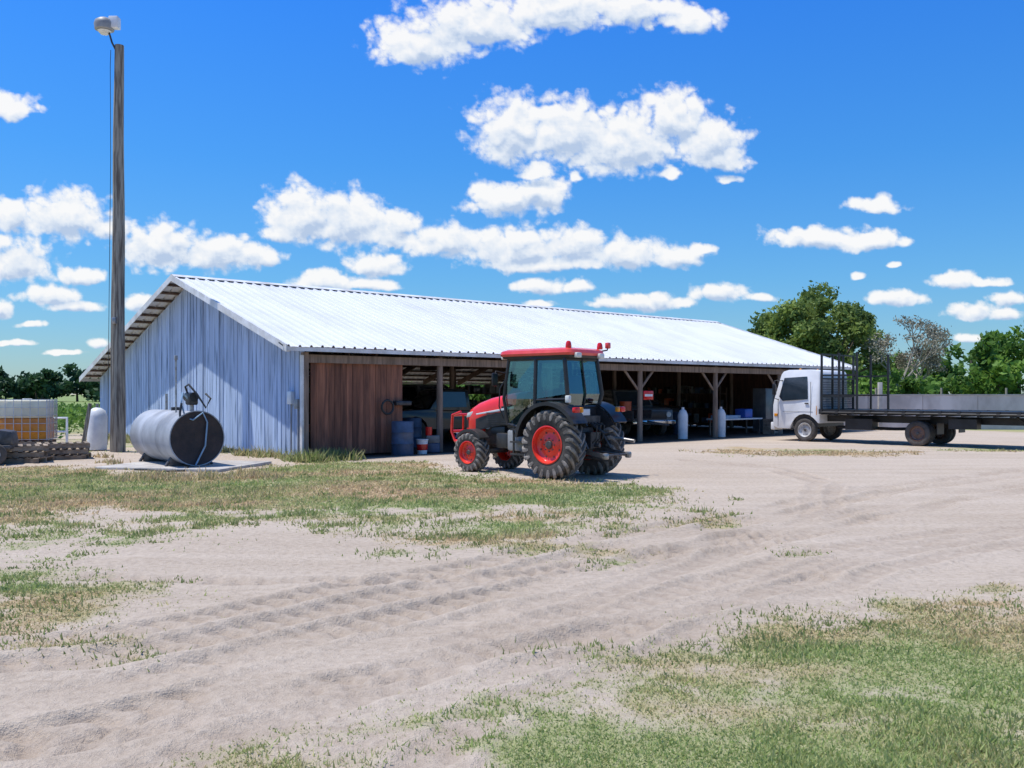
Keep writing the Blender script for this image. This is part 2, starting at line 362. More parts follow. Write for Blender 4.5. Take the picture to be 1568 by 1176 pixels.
L.new(col,b.inputs['Base Color']); b.inputs['Roughness'].default_value=.95; b.inputs['Specular IOR Level'].default_value=.1
bh=math2('ADD',math2('MULTIPLY',fine,.7),math2('MULTIPLY',gn2,.25))
bp=N.new('ShaderNodeBump'); bp.inputs['Strength'].default_value=1.0; bp.inputs['Distance'].default_value=.04; L.new(bh,bp.inputs['Height']); L.new(bp.outputs[0],b.inputs['Normal'])
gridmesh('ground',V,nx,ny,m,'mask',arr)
# ---------------- grass blades ----------------
def bladesmat():
    m,nt,b=new_mat('grass_blades'); N=nt.nodes; L=nt.links
    a=N.new('ShaderNodeAttribute'); a.attribute_name='tone'; L.new(a.outputs['Color'],b.inputs['Base Color']); b.inputs['Roughness'].default_value=.7; b.inputs['Specular IOR Level'].default_value=.2
    t=N.new('ShaderNodeBsdfTranslucent'); L.new(a.outputs['Color'],t.inputs[0]); x=N.new('ShaderNodeMixShader'); x.inputs[0].default_value=.45
    L.new(b.outputs[0],x.inputs[1]); L.new(t.outputs[0],x.inputs[2]); L.new(x.outputs[0],N['Material Output'].inputs[0]); return m
bmats=bladesmat()
def blades(name,X,Y,H,dry,parent=None,lean=1.3,wmul=1,bright=1):
    n=len(X); h0,_=height(X,Y); h0=h0*np.clip((45-np.hypot(X,Y))/20,0,1)-.004
    ang=rng.random(n)*2*np.pi; dist=np.hypot(X,Y); w=(.0014+.0008*dist)*wmul*(.6+.8*rng.random(n))
    dx,dy=np.cos(ang)*w,np.sin(ang)*w; la=rng.random(n)*2*np.pi; lm=H*lean*rng.random(n)
    base=np.stack([X,Y,h0],1)
    a=base+np.stack([dx,dy,0*dx],1); b=base-np.stack([dx,dy,0*dx],1); c=base+np.stack([np.cos(la)*lm,np.sin(la)*lm,H],1)
    V=np.stack([a,b,c],1).reshape(-1,3)
    g1=np.array([.24,.34,.09])*bright; g2=np.array([.46,.52,.22])*bright; d1=np.array([.66,.5,.3]); r=rng.random((n,1))
    dd=np.clip(dry+(rng.random(n)-.5)*.7,0,1)[:,None]; col=(g1*(1-r)+g2*r)*(1-dd)+d1*dd*(.65+.5*r)
    return fastmesh(name,V,3,bmats,parent,np.repeat(col,3,axis=0))
n=560000; Yc=np.exp(rng.uniform(np.log(3.4),np.log(26),n)); Xc=rng.uniform(-.66,.66,n)*Yc
v,d=gfull(Xc,Yc); keep=(v+rng.normal(0,.26,n)>.64)&(sdpoly(Xc,Yc,bpoly)<-.2)
Xk,Yk,dk=Xc[keep],Yc[keep],d[keep]
Hk=(.006+.016*rng.random(len(Xk))**1.5)*(1+1.0*(Yk>10))*(1+.9*(fbm(Xk*2,Yk*2,2)>.6))
blades('grass',Xk,Yk,Hk,dk)
tx=[];ty=[];th=[];td=[]
def tuft(x,y,n,r,h,dr):
    tx.append(x+rng.normal(0,r,n)); ty.append(y+rng.normal(0,r,n)); th.append(h*(.4+.8*rng.random(n))); td.append(np.full(n,dr))
for i in range(900):
    y=math.exp(random.uniform(math.log(5.5),math.log(19))); x=random.uniform(-.6,.42)*y
    vv,_=gfull(np.array([x]),np.array([y]))
    if vv[0]>.25 and sdpoly(np.array([x]),np.array([y]),bpoly)[0]<-.3:
        s=random.random(); tuft(x,y,int(16+34*s),.04+.11*s,(.026+.024*random.random())*(1+.6*(y>10)),.05)
for (u,v_,nn,r,h) in((1085,798,160,.25,.04),(1040,797,60,.12,.04),(1230,846,60,.14,.03),(1540,940,140,.25,.035),(1480,958,110,.2,.035),(1360,958,50,.14,.03),(995,765,140,.4,.05),(935,815,60,.15,.04),(1440,930,70,.3,.03),(1560,925,120,.2,.04),(1300,962,40,.12,.03),(1500,1150,220,.2,.04),(1560,1130,260,.22,.045)):
    x,y=G(u,v_); tuft(x,y,nn,r,h,.05)
for i in range(60):
    s=random.random(); x,y=W(-.25-random.random()*.4,s*14); tuft(x,y,30,.12,.16+.16*random.random(),.4)
for i in range(40):
    x,y=W(random.uniform(-.6,.9),-random.uniform(.3,1.2)); tuft(x,y,30,.12,.14+.18*random.random(),.15)
for u in range(150,430,7):
    x,y=G(u+random.uniform(-5,5),random.uniform(700,712) if u<185 else random.uniform(726,738)); tuft(x,y,24,.12,.08+.11*random.random(),.75)
blades('weeds',np.concatenate(tx),np.concatenate(ty),np.concatenate(th),np.concatenate(td),lean=1.0,wmul=1.1,bright=.75)
# ---------------- barn ----------------
rz=math.atan2(E1[1],E1[0]); barn=empty('barn',(BO[0],BO[1],0),rz)
Y0,YR,Y1=-.3,6.95,15.95; ZE,ZR=2.74,5.1; SL=(ZR-ZE)/(YR-Y0); X0,X1=-.62,26.3; BL=25.2; BW=15.6
def rz_(y): return ZR-SL*abs(y-YR)
def roofsheet(name,ya,yb,xa,xb,off):
    prof=[];x=xa
    while x<xb-.3:
        prof+= [(x,0),(x+.025,.05),(x+.065,.05),(x+.09,0),(x+.2,.006)]; x+=.305
    prof.append((xb,0)); V=[];Fc=[]
    cuts=[ya+(yb-ya)*t for t in np.linspace(0,1,5)]
    for yy in cuts:
        for (x,dz) in prof: V.append((x,yy,rz_(yy)+off+dz+(.006*math.sin(x*1.3+yy)+.004*math.sin(x*4.1+yy*2))))
    n=len(prof)
    for j in range(4):
        for i in range(n-1): Fc.append((j*n+i,j*n+i+1,(j+1)*n+i+1,(j+1)*n+i))
    return obj(name,V,Fc,M['roofm'],barn)
roofsheet('roof_front',Y0,YR,X0,X1,0); roofsheet('roof_back',YR,Y1,X0,X1,0)
obj('ridge_cap',[(X0-.02,YR-.22,rz_(YR-.22)+.06),(X1+.02,YR-.22,rz_(YR-.22)+.06),(X0-.02,YR,ZR+.075),(X1+.02,YR,ZR+.075),(X0-.02,YR+.22,rz_(YR+.22)+.06),(X1+.02,YR+.22,rz_(YR+.22)+.06)],[(0,1,3,2),(2,3,5,4)],M['trim'],barn)
mb=MB()
for xx in(X0-.015,X1+.015):
    for ya,yb in((Y0-.02,YR),(YR,Y1+.02)):
        z=lambda y,o:rz_(y)+o
        mb.hexa([(xx-.012,ya,z(ya,-.13)),(xx-.012,ya,z(ya,.055)),(xx-.012,yb,z(yb,-.13)),(xx-.012,yb,z(yb,.055)),(xx+.012,ya,z(ya,-.13)),(xx+.012,ya,z(ya,.055)),(xx+.012,yb,z(yb,-.13)),(xx+.012,yb,z(yb,.055))],mi=0)
mb.box((X1-X0-.04,.02,.1),((X0+X1)/2,Y0+.03,ZE-.055)); mb.box((X1-X0-.04,.02,.1),((X0+X1)/2,Y1-.03,rz_(Y1)-.055))
mb.build('roof_trim',M['trim'],barn)
mb=MB()
y=Y0+.2
while y<Y1-.1:
    if abs(y-YR)>.05: mb.box((X1-X0-.08,.09,.05),((X0+X1)/2,y,rz_(y)-.04),rot=(math.copysign(math.atan(SL),YR-y),0,0),tone=random.uniform(.7,1.1))
    y+=.58
for i in range(0,13):
    x=min(i*2.1+.06,BL-.03)
    for ya,yb in((.1,YR),(YR,15.5)):
        mb.hexa([(x-.04,ya,rz_(ya)-.3),(x-.04,ya,rz_(ya)-.07),(x-.04,yb,rz_(yb)-.3),(x-.04,yb,rz_(yb)-.07),(x+.04,ya,rz_(ya)-.3),(x+.04,ya,rz_(ya)-.07),(x+.04,yb,rz_(yb)-.3),(x+.04,yb,rz_(yb)-.07)])
    if i%2==0: mb.box((.05,12,.18),(x+.045,6.9,2.72))
mb.build('roof_framing',M['woodD'],barn)
def gable(name,x,mat_,sgn):
    mb=MB(); y=0
    while y<BW-.01:
        w=min(.235,BW-y); t=random.uniform(.8,1.1); dx=random.uniform(-.004,.004); zb=random.uniform(.03,.1)
        ya,yb=y+.003,y+w-.003
        za,zb2=rz_(ya)-.09,rz_(yb)-.09
        mb.hexa([(x+dx-.012,ya,zb),(x+dx-.012,ya,za),(x+dx-.012,yb,zb),(x+dx-.012,yb,zb2),(x+dx+.012,ya,zb),(x+dx+.012,ya,za),(x+dx+.012,yb,zb),(x+dx+.012,yb,zb2)],tone=t)
        if random.random()<.45:
            yc=y+w; mb.box((.012,.04,max(.1,rz_(yc)-.22-zb)),(x+sgn*.022,yc,(rz_(yc)-.12+zb)/2),tone=t*.97)
        y+=w
    return mb.build(name,mat_,barn)
gable('gable_wall_outer',0,M['siding'],-1)
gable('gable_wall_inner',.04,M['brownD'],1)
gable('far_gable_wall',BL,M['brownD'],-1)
mb=MB(); x=.22
while x<2.95:
    t=random.uniform(.7,1.2); mb.box((.165,.025,2.42),(x+.085,.1+random.uniform(-.006,.006),1.26),tone=t); x+=.172
mb.box((2.75,.05,.09),(1.6,.125,2.0)); mb.build('front_board_wall',M['brown'],barn)
mb=MB()
x=.1
while x<BL-.1:
    top=rz_(BW)-.15
    if not(11.5<x<19): mb.box((.2,.025,top-.05),(x+.1,BW,top/2+.02),tone=random.uniform(.6,1.1))
    x+=.206
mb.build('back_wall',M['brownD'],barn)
mb=MB()
mb.box((.14,.14,2.62),(.0,-.03,1.31),tone=1)
for i in range(1,7):
    x=4.2*i; mb.tube([(x,.08,-.1),(x+.01,.08,2.6)],[.1,.085],10)
    if i>=3:
        for s in(-1,1):
            if not(i==6 and s==1): mb.tube([(x+s*.06,.12,1.75),(x+s*.85,.12,2.5)],.045,6)
for i in range(0,7):
    for yy,zt in((5.2,4.2),(10.5,3.6)):
        x=min(4.2*i+.15,BL-.15); mb.tube([(x,yy,-.1),(x,yy,zt)],[.09,.08],8)
mb.box((BL,.05,.2),(BL/2,.19,2.47)); mb.box((BL,.05,.2),(BL/2,0.0,2.47))
mb.box((7.4,.05,.18),(15.2,BW,1.85))
mb.build('posts_and_header',M['wood'],barn,auto=40)
box('corner_trim',(.05,.12,2.5),(-.085,-.04,1.3),M['trim'],barn)
box('meter_box',(.1,.22,.32),(-.08,.55,1.5),M['wplast'],barn,bevel=.01); box('meter_box_small',(.1,.16,.24),(-.08,.2,1.35),M['grayp'],barn,bevel=.01)
tube('conduit',[(-.06,.55,1.35),(-.06,.55,.1)],.02,M['grayp'],barn)
tube('conduit_small',[(-.06,.2,1.22),(-.06,.2,.1)],.02,M['grayp'],barn)
for xx,yy in((-.65,-.15),(25.9,-.32)):
    box('flood_lamp',(.14,.2,.12),(xx+.1,yy,ZE-.05),M['wplast'],barn,rot=(0,.3,0),bevel=.02)
tube('lamp_bracket',[(-.6,-.1,2.75),(-.8,-.25,2.82)],.015,M['metalD'],barn)
# ---------------- utility pole ----------------
up=empty('utility_pole',(-10.87,25.2,0))
nn=14; tube('pole',[(.01*math.sin(i*1.1)+.003*i,0,11.2*i/(nn-1)-.2*(i==0)) for i in range(nn)],[.205-.085*i/(nn-1) for i in range(nn)],M['pole'],up,16)
tube('lamp_arm',[(0,-.05,11.0),(-.12,-.08,11.25),(-.2,-.1,11.55)],.025,M['metalD'],up)
lathe('lamp_reflector',[(-.18,.17),(-.16,.25),(-.02,.27),(.08,.24),(.15,.14),(.17,0)],M['grayp'],up,c=(-.32,-.1,11.75),axis='z',seg=24)
box('lamp_housing',(.26,.24,.32),(-.04,-.1,11.78),M['wplast'],up,bevel=.03)
lathe('lamp_lens',[(-.3,0),(-.28,.1),(-.19,.18)],M['lampW'],up,c=(-.32,-.1,11.75),axis='z',seg=20)
tube('cable',[(-.1,-.2,11.0),(-.16,-.1,10.6),(-.13,-.14,8),(-.18,-.13,4),(-.21,-.14,.2)],.008,M['cable'],up,6)
box('pole_bracket',(.1,.12,.18),(0,-.2,3.6),M['steel'],up,bevel=.01)
# ---------------- fuel tank ----------------
pad=box('concrete_pad',(2.9,2.3,.08),(0,0,.02),M['conc'],None,bevel=.02)
pad.location=(-7.15,20.1,0); pad.rotation_euler=(0,0,math.radians(-12))
ft=empty('fuel_tank',(-6.64,19.3,0),math.atan2(.78,-.62))
R=.575; zc=.66
prof=[(0.0,R-.01),(.0,R+.012),(.03,R+.012),(.03,R),(.7,R),(1.4,R),(2.1,R),(2.8,R),(2.83,R*.97),(2.87,R*.8),(2.89,R*.4),(2.9,0)]
lathe('tank_shell',prof,M['tank'],ft,c=(0,0,zc),axis='x',seg=48)
lathe('tank_end',[(.03,0),(.025,.3),(.02,R*.85),(.012,R-.01)],M['tankE'],ft,c=(0,0,zc),axis='x',seg=48)
for xx in(.95,1.9): lathe('weld_seam',[(xx-.012,R),(xx,R+.006),(xx+.012,R)],M['tank'],ft,c=(0,0,zc),axis='x',seg=48)
for xx in(.5,2.3):
    prism('cradle',[(xx-.05,.06),(xx+.05,.06),(xx+.05,.24),(xx-.05,.24)],-.42,.42,M['metalD'],ft,bevel=.005)
    for s in(-1,1): tube('cradle_leg',[(xx,s*.5,.06),(xx,s*.36,.27)],.035,M['metalD'],ft)
D_=-.13
box('pump_body',(.28,.2,.26),(.35,.0,1.62+D_),M['metalD'],ft,bevel=.04)
cyl('pump_motor',.1,(.2,-.0,1.66+D_),(.62,.0,1.66+D_),M['black'],ft,16)
cyl('pump_riser',.04,(.35,0,1.2),(.35,0,1.55+D_),M['steel'],ft)
tube('pump_hose',[(.3,.1,1.5),(.2,.25,1.62),(.12,.3,1.4),(.1,.22,1.1),(-.02,.1,1.05),(-.04,-.1,1.2),(-.03,-.2,1.0),(-.05,-.15,.5),(-.04,0.05,.1)],.018,M['bluehose'],ft)
tube('pump_hose_loop',[(.45,.05,1.6),(.4,.12,1.75),(.25,.1,1.8),(.1,-.02,1.6),(.05,-.2,1.3),(.05,-.3,1.5),(.2,-.25,1.6)],.022,M['cable'],ft)
tube('nozzle',[(.1,.3,1.4),(.05,.35,1.2),(.05,.34,1.02)],.025,M['metalD'],ft)
tube('tank_vent',[(2.0,0,1.22),(2.0,0,1.6)],.03,M['steel'],ft); lathe('filler_cap',[(0,.09),(.08,.09),(.09,.0)],M['metalD'],ft,c=(1.4,0,1.22),axis='z',seg=16)
tube('standpipe',[(.75,.2,1.15),(.75,.2,2.35)],.018,M['steel'],ft); box('standpipe_gauge',(.06,.06,.1),(.75,.2,2.38),M['grayp'],ft,bevel=.01)
tube('ground_hose',[(-.1,.2,.1),(-.35,.4,.02),(-.2,.8,.02),(.3,.95,.03),(.8,1.2,.02)],.018,M['cable'],ft)
# ---------------- totes, pallets ----------------
def pallet(mb,cx,cy,z,rot):
    c,s=math.cos(rot),math.sin(rot)
    T=lambda x,y:(cx+c*x-s*y,cy+s*x+c*y)
    for k in range(3):
        x,y=T(0,-.45+.45*k); mb.box((1.15,.05,.09),(x,y,z+.06),(0,0,rot),random.uniform(.6,1))
    for k in range(7):
        x,y=T(-.52+.173*k,0)
        mb.box((.09,1.0,.018),(x,y,z+.115),(0,0,rot),random.uniform(.6,1.2))
        if k%3==0: mb.box((.09,1.0,.018),(x,y,z+.006),(0,0,rot),random.uniform(.6,1.0))
def tote(cx,cy,z,rot,fill):
    e=empty('liquid_tote',(cx,cy,z),rot)
    mb=MB(); pallet(mb,0,0,0,0); mb.build('tote_pallet',M['pallet'],e)
    box('bottle_lower',(1.09,.93,fill),(0,0,.14+fill/2),M['amber'],e,bevel=.04)
    box('bottle_upper',(1.09,.93,1.0-fill),(0,0,.141+fill+(1.0-fill)/2),M['cream'],e,bevel=.04)
    cyl('lid',.11,(0,0,1.12),(0,0,1.18),M['wplast'],e)
    mb=MB()
    for z_ in(.16,.36,.56,.76,.96,1.15):
        for s in(-1,1): mb.box((1.16,.014,.014),(0,s*.5,z_)); mb.box((.014,1.0,.014),(s*.575,0,z_))
    for k in range(7):
        for s in(-1,1): mb.box((.014,.014,1.02),(-.56+.187*k,s*.513,.65)); mb.box((.014,.014,1.02),(s*.588,-.49+.163*k,.65))
    mb.build('cage',M['galv'],e)
tote(-12.3,23.2,.3,.25,.55); tote(-13.6,23.5,.3,.2,.6)
mb=MB()
for (x,y,z,r) in((-12.3,23.2,.0,.3),(-12.3,23.2,.15,.22),(-13.6,23.5,0,.2),(-13.6,23.5,.15,.25)): pallet(mb,x,y,z,r)
mb.build('pallet_stack',M['pallet'])
mb=MB()
for k in range(3): pallet(mb,-11.0,22.4,.14*k,.3+.1*k)
for k in range(3): pallet(mb,-11.45,21.3,.14*k,.1+.2*k)
mb.build('pallet_stack',M['pallet'])
ct=empty('spray_cart',(-12.0,20.6,0),.3)
box('cart_frame',(1.4,.8,.1),(0,0,.4),M['metalD'],ct,bevel=.02); box('cart_tank',(.9,.6,.35),(-.1,0,.62),M['barrel'],ct,bevel=.1)
prism('cart_hood',[(.3,.45),(.75,.45),(.7,.75),(.4,.8)],-.3,.3,M['metalD'],ct,bevel=.03)
def wheel(prefix,R,w,rim,c,parent,side,rimmat,lugs=0,lh=.03,seg=40):
    cx,cy,cz=c
    h=w/2
    prof=[(-h*.86,rim),(-h*.98,rim+(R-rim)*.25),(-h*1.02,rim+(R-rim)*.55),(-h*.96,R*.93),(-h*.8,R*.975),(-h*.4,R*.992),(0,R),(h*.4,R*.992),(h*.8,R*.975),(h*.96,R*.93),(h*1.02,rim+(R-rim)*.55),(h*.98,rim+(R-rim)*.25),(h*.86,rim)]
    lathe(prefix+'_tyre',prof,M['rubber'],parent,c=c,seg=seg)
    s=side
    lathe(prefix+'_rim',[(-h*.86,rim),(-h*.6,rim*.9),(h*.6,rim*.9),(h*.86,rim)],rimmat,parent,c=c,seg=seg)
    lathe(prefix+'_disc',[(s*h*.96,rim*1.06),(s*h*.98,rim*1.0),(s*h*.6,rim*.93),(s*h*.5,rim*.84),(s*h*.45,rim*.6),(s*h*.6,rim*.42),(s*h*.62,rim*.3),(s*h*.62,0)],rimmat,parent,c=c,seg=seg)
    lathe(prefix+'_hub',[(s*h*.6,rim*.26),(s*h*.78,rim*.2),(s*h*.8,rim*.1),(s*h*.8,0)],M['metalD'],parent,c=c,seg=20)
    mb=MB()
    for k in range(8):
        a=k*math.pi/4; r=rim*.36; mb.tube([(cx+r*math.cos(a),cy+s*h*.5,cz+r*math.sin(a)),(cx+r*math.cos(a),cy+s*h*.7,cz+r*math.sin(a))],rim*.04,6)
        r=rim*.7; a+=.39; mb.tube([(cx+r*math.cos(a),cy+s*h*.3,cz+r*math.sin(a)),(cx+r*math.cos(a),cy+s*h*.52,cz+r*math.sin(a))],rim*.05,8)
    mb.build(prefix+'_bolts',M['metalD'],parent)
    if lugs:
        mb=MB()
        for k in range(lugs):
            for sd in(-1,1):
                a0=2*math.pi*(k+(.5 if sd>0 else 0))/lugs; sweep=-.9*h/R*1.15
                prev=None; ts=(-.08,.25,.6,.93,1.04,1.06)
                rr=[R+lh,R+lh*.97,R+lh*.85,R*.975+lh*.6,R*.92+lh*.4,R*.84]
                ww=[.5,.5,.55,.65,.6,.35]
                for t,ro,wf in zip(ts,rr,ww):
                    a=a0+sweep*t; hw=wf*2*math.pi/lugs*.36
                    ring=[]
                    for (r_,aa) in((ro-lh*1.6,a-hw*1.15),(ro,a-hw*.8),(ro,a+hw*.8),(ro-lh*1.6,a+hw*1.15)):
                        yy=cy+sd*t*h*(1 if r_==ro else .985); ring.append(Vector((cx+r_*math.cos(aa),yy,cz+r_*math.sin(aa))))
                    if prev:
                        V=prev+ring; mb.add(V,[(0,1,5,4),(1,2,6,5),(2,3,7,6),(3,0,4,7)]+([(3,2,1,0)] if t==ts[1] else [])+([(4,5,6,7)] if t==ts[-1] else []))
                    prev=ring
        mb.build(prefix+'_lugs',M['lug'],parent)
wheel('cart_wheel',.25,.12,.12,(-.4,.45,.25),ct,1,M['wplast']); wheel('cart_wheel_rear',.25,.12,.12,(.4,-.45,.25),ct,-1,M['wplast'])
wt=empty('water_tank',(-11.75,25.9,0)); lathe('tank_body',[(.02,0),(.02,.26),(.95,.27),(1.12,.22),(1.2,.1),(1.22,0)],M['wplast'],wt,axis='z',seg=28); cyl('tank_valve',.04,(0,0,1.2),(0,0,1.32),M['steel'],wt)
fp=empty('fence_post',(-11.15,23.9,0)); tube('post',[(-.12,0,-.1),(.12,0,1.35)],[.06,.05],M['pole'],fp,8)
pr=empty('pipe_rail',(-13.4,26.5,0)); tube('rail',[(-.4,0,0),(-.4,0,.9),(.5,0,.9),(.5,0,0)],.04,M['wplast'],pr); tube('rail_mid',[(-.4,0,.5),(.5,0,.5)],.03,M['wplast'],pr)
# ---------------- tractor ----------------
trc=empty('tractor',(1.2,17.72,0),math.atan2(.669,-.743))
wheel('rear_wheel_left',.625,.42,.345,(0,.62,.64),trc,1,M['red'],22,.038)
wheel('rear_wheel_right',.625,.42,.345,(0,-.62,.64),trc,-1,M['red'],22,.038)
wheel('front_wheel_left',.385,.29,.225,(2.22,.56,.4),trc,1,M['red'],18,.024)
wheel('front_wheel_right',.385,.29,.225,(2.22,-.56,.4),trc,-1,M['red'],18,.024)
cyl('rear_axle',.13,(0,-.5,.64),(0,.5,.64),M['metalD'],trc); cyl('front_axle',.07,(2.22,-.5,.42),(2.22,.5,.42),M['metalD'],trc)
box('transmission',(1.35,.46,.5),(.35,0,.72),M['metalD'],trc,bevel=.05); box('final_drive',(.35,.8,.35),(0,0,.66),M['metalD'],trc,bevel=.06)
box('engine_block',(1.2,.42,.55),(1.6,0,.82),M['metalD'],trc,bevel=.04); box('front_frame',(1.0,.34,.2),(2.35,0,.6),M['metalD'],trc,bevel=.03)
cyl('oil_filter',.055,(1.35,.2,.75),(1.35,.34,.75),M['orange'],trc); box('engine_detail',(.4,.1,.18),(1.75,.25,.85),M['black'],trc,bevel=.02)
cyl('alternator',.08,(2.0,.2,.95),(2.0,.32,.95),M['steel'],trc)
sx=[1.0,1.2,1.6,2.0,2.35,2.58,2.7,2.74]; wd=[.34,.35,.34,.33,.31,.28,.22,.15]; zt=[1.66,1.65,1.6,1.53,1.43,1.32,1.2,1.08]; zb=[.98,.98,.96,.9,.82,.78,.8,.88]
V=[];Fc=[];fmi=[]
sec=[(1,0),(1.02,.2),(1.02,.42),(1.0,.6),(.95,.76),(.82,.89),(.6,.96),(.3,.99),(0,1)]; sec=sec+[(-a,b_) for a,b_ in sec[-2::-1]]; ns=len(sec)
for i in range(len(sx)):
    for a_,b_ in sec: V.append((sx[i],wd[i]*a_,zb[i]+(zt[i]-zb[i])*b_))
for i in range(len(sx)-1):
    for j in range(ns-1):
        Fc.append((i*ns+j,i*ns+j+1,(i+1)*ns+j+1,(i+1)*ns+j)); jj=min(j,ns-2-j)
        blk=(1<=i<=3 and jj in(0,1)) or (i>=5 and jj in(1,2)) or (i==1 and jj==2) or i==0
        fmi.append(1 if blk else 0)
Fc.append(tuple(range((len(sx)-1)*ns,len(sx)*ns))); fmi.append(1)
obj('bonnet',V,Fc,[M['red'],M['black']],trc,fm=fmi,smooth=True)
mb=MB()
for k in range(7):
    for s in(-1,1): mb.box((.75,.012,.012),(1.62,s*.357,1.0+.035*k))
for k in range(6): mb.box((.01,.3,.012),(2.755,0,.9+.03*k))
mb.build('grille_slats',M['metalD'],trc)
for s in(-1,1):
    prism('headlamp',[(2.5,1.12),(2.66,1.1),(2.62,1.2),(2.45,1.24)],s*.2,s*.285,M['lampW'],trc,bevel=.01)
    prism('hood_stripe',[(1.25,1.30),(2.3,1.16),(2.3,1.19),(1.25,1.35)],s*.34,s*.357,M['wplast'],trc,bevel=.003)
mb=MB()
for s in(-1,1):
    mb.tube([(2.5,s*.3,.55),(2.95,s*.33,.6),(3.05,s*.33,.8),(3.02,s*.33,1.15),(2.8,s*.3,1.22)],.03,8)
mb.tube([(3.05,-.33,.8),(3.05,.33,.8)],.03,8); mb.tube([(3.02,-.33,1.15),(3.02,.33,1.15)],.03,8); mb.tube([(3.04,0,.62),(3.03,0,1.15)],.02,8); mb.tube([(2.95,-.33,.6),(2.95,.33,.6)],.03,8)
mb.build('front_guard',M['red'],trc,auto=40)
for k in range(6): box('front_weight',(.28,.06,.26),(2.82,-.2+.08*k,.62),M['red'],trc,bevel=.02)
def arcfender(name,cx,cz,R,a0,a1,y0,y1,m,th=.025,lip=.06):
    V=[];Fc=[];n=16
    for i in range(n+1):
        a=math.radians(a0+(a1-a0)*i/n); c_,s_=math.cos(a),math.sin(a)
        out=y1; inn=y0
        for (yy,r_) in((inn,R),(out,R),(out,R-lip),(out-.02*(1 if out>0 else -1),R-lip),(out-.02*(1 if out>0 else -1),R-th),(inn,R-th)): V.append((cx+r_*c_,yy,cz+r_*s_))
    for i in range(n):
        for j in range(6): j2=(j+1)%6; Fc.append((i*6+j,i*6+j2,(i+1)*6+j2,(i+1)*6+j))
    Fc.append((0,1,2,3,4,5)); Fc.append(tuple(n*6+k for k in range(6)))
    return obj(name,V,Fc,m,trc,auto=40)
for s in(-1,1):
    arcfender('rear_fender',0.02,.66,.79,8,150,s*.42,s*.84,M['black'],lip=.07)
    arcfender('front_fender',2.22,.42,.46,40,140,s*.42,s*.68,M['black'])
    prism('fender_inner',[(.78,.72),(.6,1.15),(.25,1.42),(-.2,1.42),(-.5,1.2),(-.65,1.0),(-.3,.9),(.4,.8)],s*.40,s*.43,M['black'],trc)
    box('rear_lamp',(.08,.16,.1),(-.62,s*.72,1.3),M['lampR'],trc,bevel=.02); box('rear_lamp_amber',(.08,.08,.1),(-.62,s*.58,1.3),M['lampA'],trc,bevel=.02)
A=lambda s:[(1.32,s*.44,1.0),(1.38,s*.5,1.5),(1.25,s*.49,2.28)]
Bp=lambda s:[(.5,s*.55,1.05),(.5,s*.57,1.5),(.52,s*.52,2.28)]
C=lambda s:[(-.22,s*.5,1.35),(-.27,s*.54,1.6),(-.17,s*.5,2.28)]
mb=MB()
for s in(-1,1):
    mb.tube(A(s),.036,8); mb.tube(Bp(s),.042,8); mb.tube(C(s),.042,8)
    mb.tube([A(s)[0],(.9,s*.5,.93),(.55,s*.55,.98)],.03,8); mb.tube([A(s)[2],Bp(s)[2],C(s)[2]],.04,8)
    mb.tube([(.5,s*.57,1.48),(-.27,s*.54,1.5)],.025,8)
for pts in((A(-1)[2],A(1)[2]),(C(-1)[2],C(1)[2]),(C(-1)[0],C(1)[0]),((1.36,-.44,1.0),(1.36,.44,1.0))): mb.tube(pts,.03,8)
mb.tube([(-.24,0,1.35),(-.29,0,1.6),(-.19,0,2.28)],.016,6)
mb.build('cab_frame',M['black'],trc,auto=40)
def quad(name,pts,m,parent): return obj(name,pts,[tuple(range(len(pts)))],m,parent)
for s in(-1,1):
    a,b_,c_=A(s),Bp(s),C(s); e=.006*s
    quad('door_glass',[(p[0],p[1]+e,p[2]) for p in(a[0],a[1],b_[1],(.55,s*.55,.98))],M['glass'],trc)
    quad('door_glass_top',[(p[0],p[1]+e,p[2]) for p in(a[1],a[2],b_[2],b_[1])],M['glass'],trc)
    quad('side_glass',[(p[0],p[1]+e,p[2]) for p in(b_[1],b_[2],c_[2],c_[1])],M['glass'],trc)
quad('windscreen_low',[A(1)[0],A(-1)[0],A(-1)[1],A(1)[1]],M['glass'],trc); quad('windscreen',[A(1)[1],A(-1)[1],A(-1)[2],A(1)[2]],M['glass'],trc)
quad('rear_glass_low',[C(1)[0],C(-1)[0],C(-1)[1],C(1)[1]],M['glass'],trc); quad('rear_glass',[C(1)[1],C(-1)[1],C(-1)[2],C(1)[2]],M['glass'],trc)
box('cab_floor',(1.5,.88,.1),(.6,0,.97),M['black'],trc,bevel=.02); box('cab_rear_wall',(.08,.86,.36),(-.2,0,1.17),M['black'],trc,bevel=.02)
prism('seat',[(.0,1.05),(.5,1.05),(.55,1.38),(.12,1.4),(.05,1.95),(-.08,1.95),(-.05,1.3)],-.24,.24,M['black'],trc,bevel=.04)
prism('dash',[(.95,1.0),(1.25,1.0),(1.3,1.55),(1.05,1.6)],-.25,.25,M['black'],trc,bevel=.03)
mb=MB(); pr_=[(.92+.17*math.cos(t)*.5,.17*math.sin(t)*1.05,1.66+.17*math.cos(t)*.8) for t in np.linspace(0,2*math.pi,19)]; mb.tube(pr_,.014,6); mb.tube([(.92,0,1.66),(1.1,0,1.5)],.02,6); mb.build('steering_wheel',M['black'],trc)
box('cab_headliner',(1.5,.98,.05),(.55,0,2.26),M['black'],trc,bevel=.01)
def rr(cx,cy,hx,hy,r,z,n=5):
    P=[]
    for qx,qy,a0 in((1,1,0),(-1,1,90),(-1,-1,180),(1,-1,270)):
        for k in range(n): a=math.radians(a0+90*k/(n-1)); P.append((cx+qx*(hx-r)+r*math.cos(a),cy+qy*(hy-r)+r*math.sin(a),z))
    return P
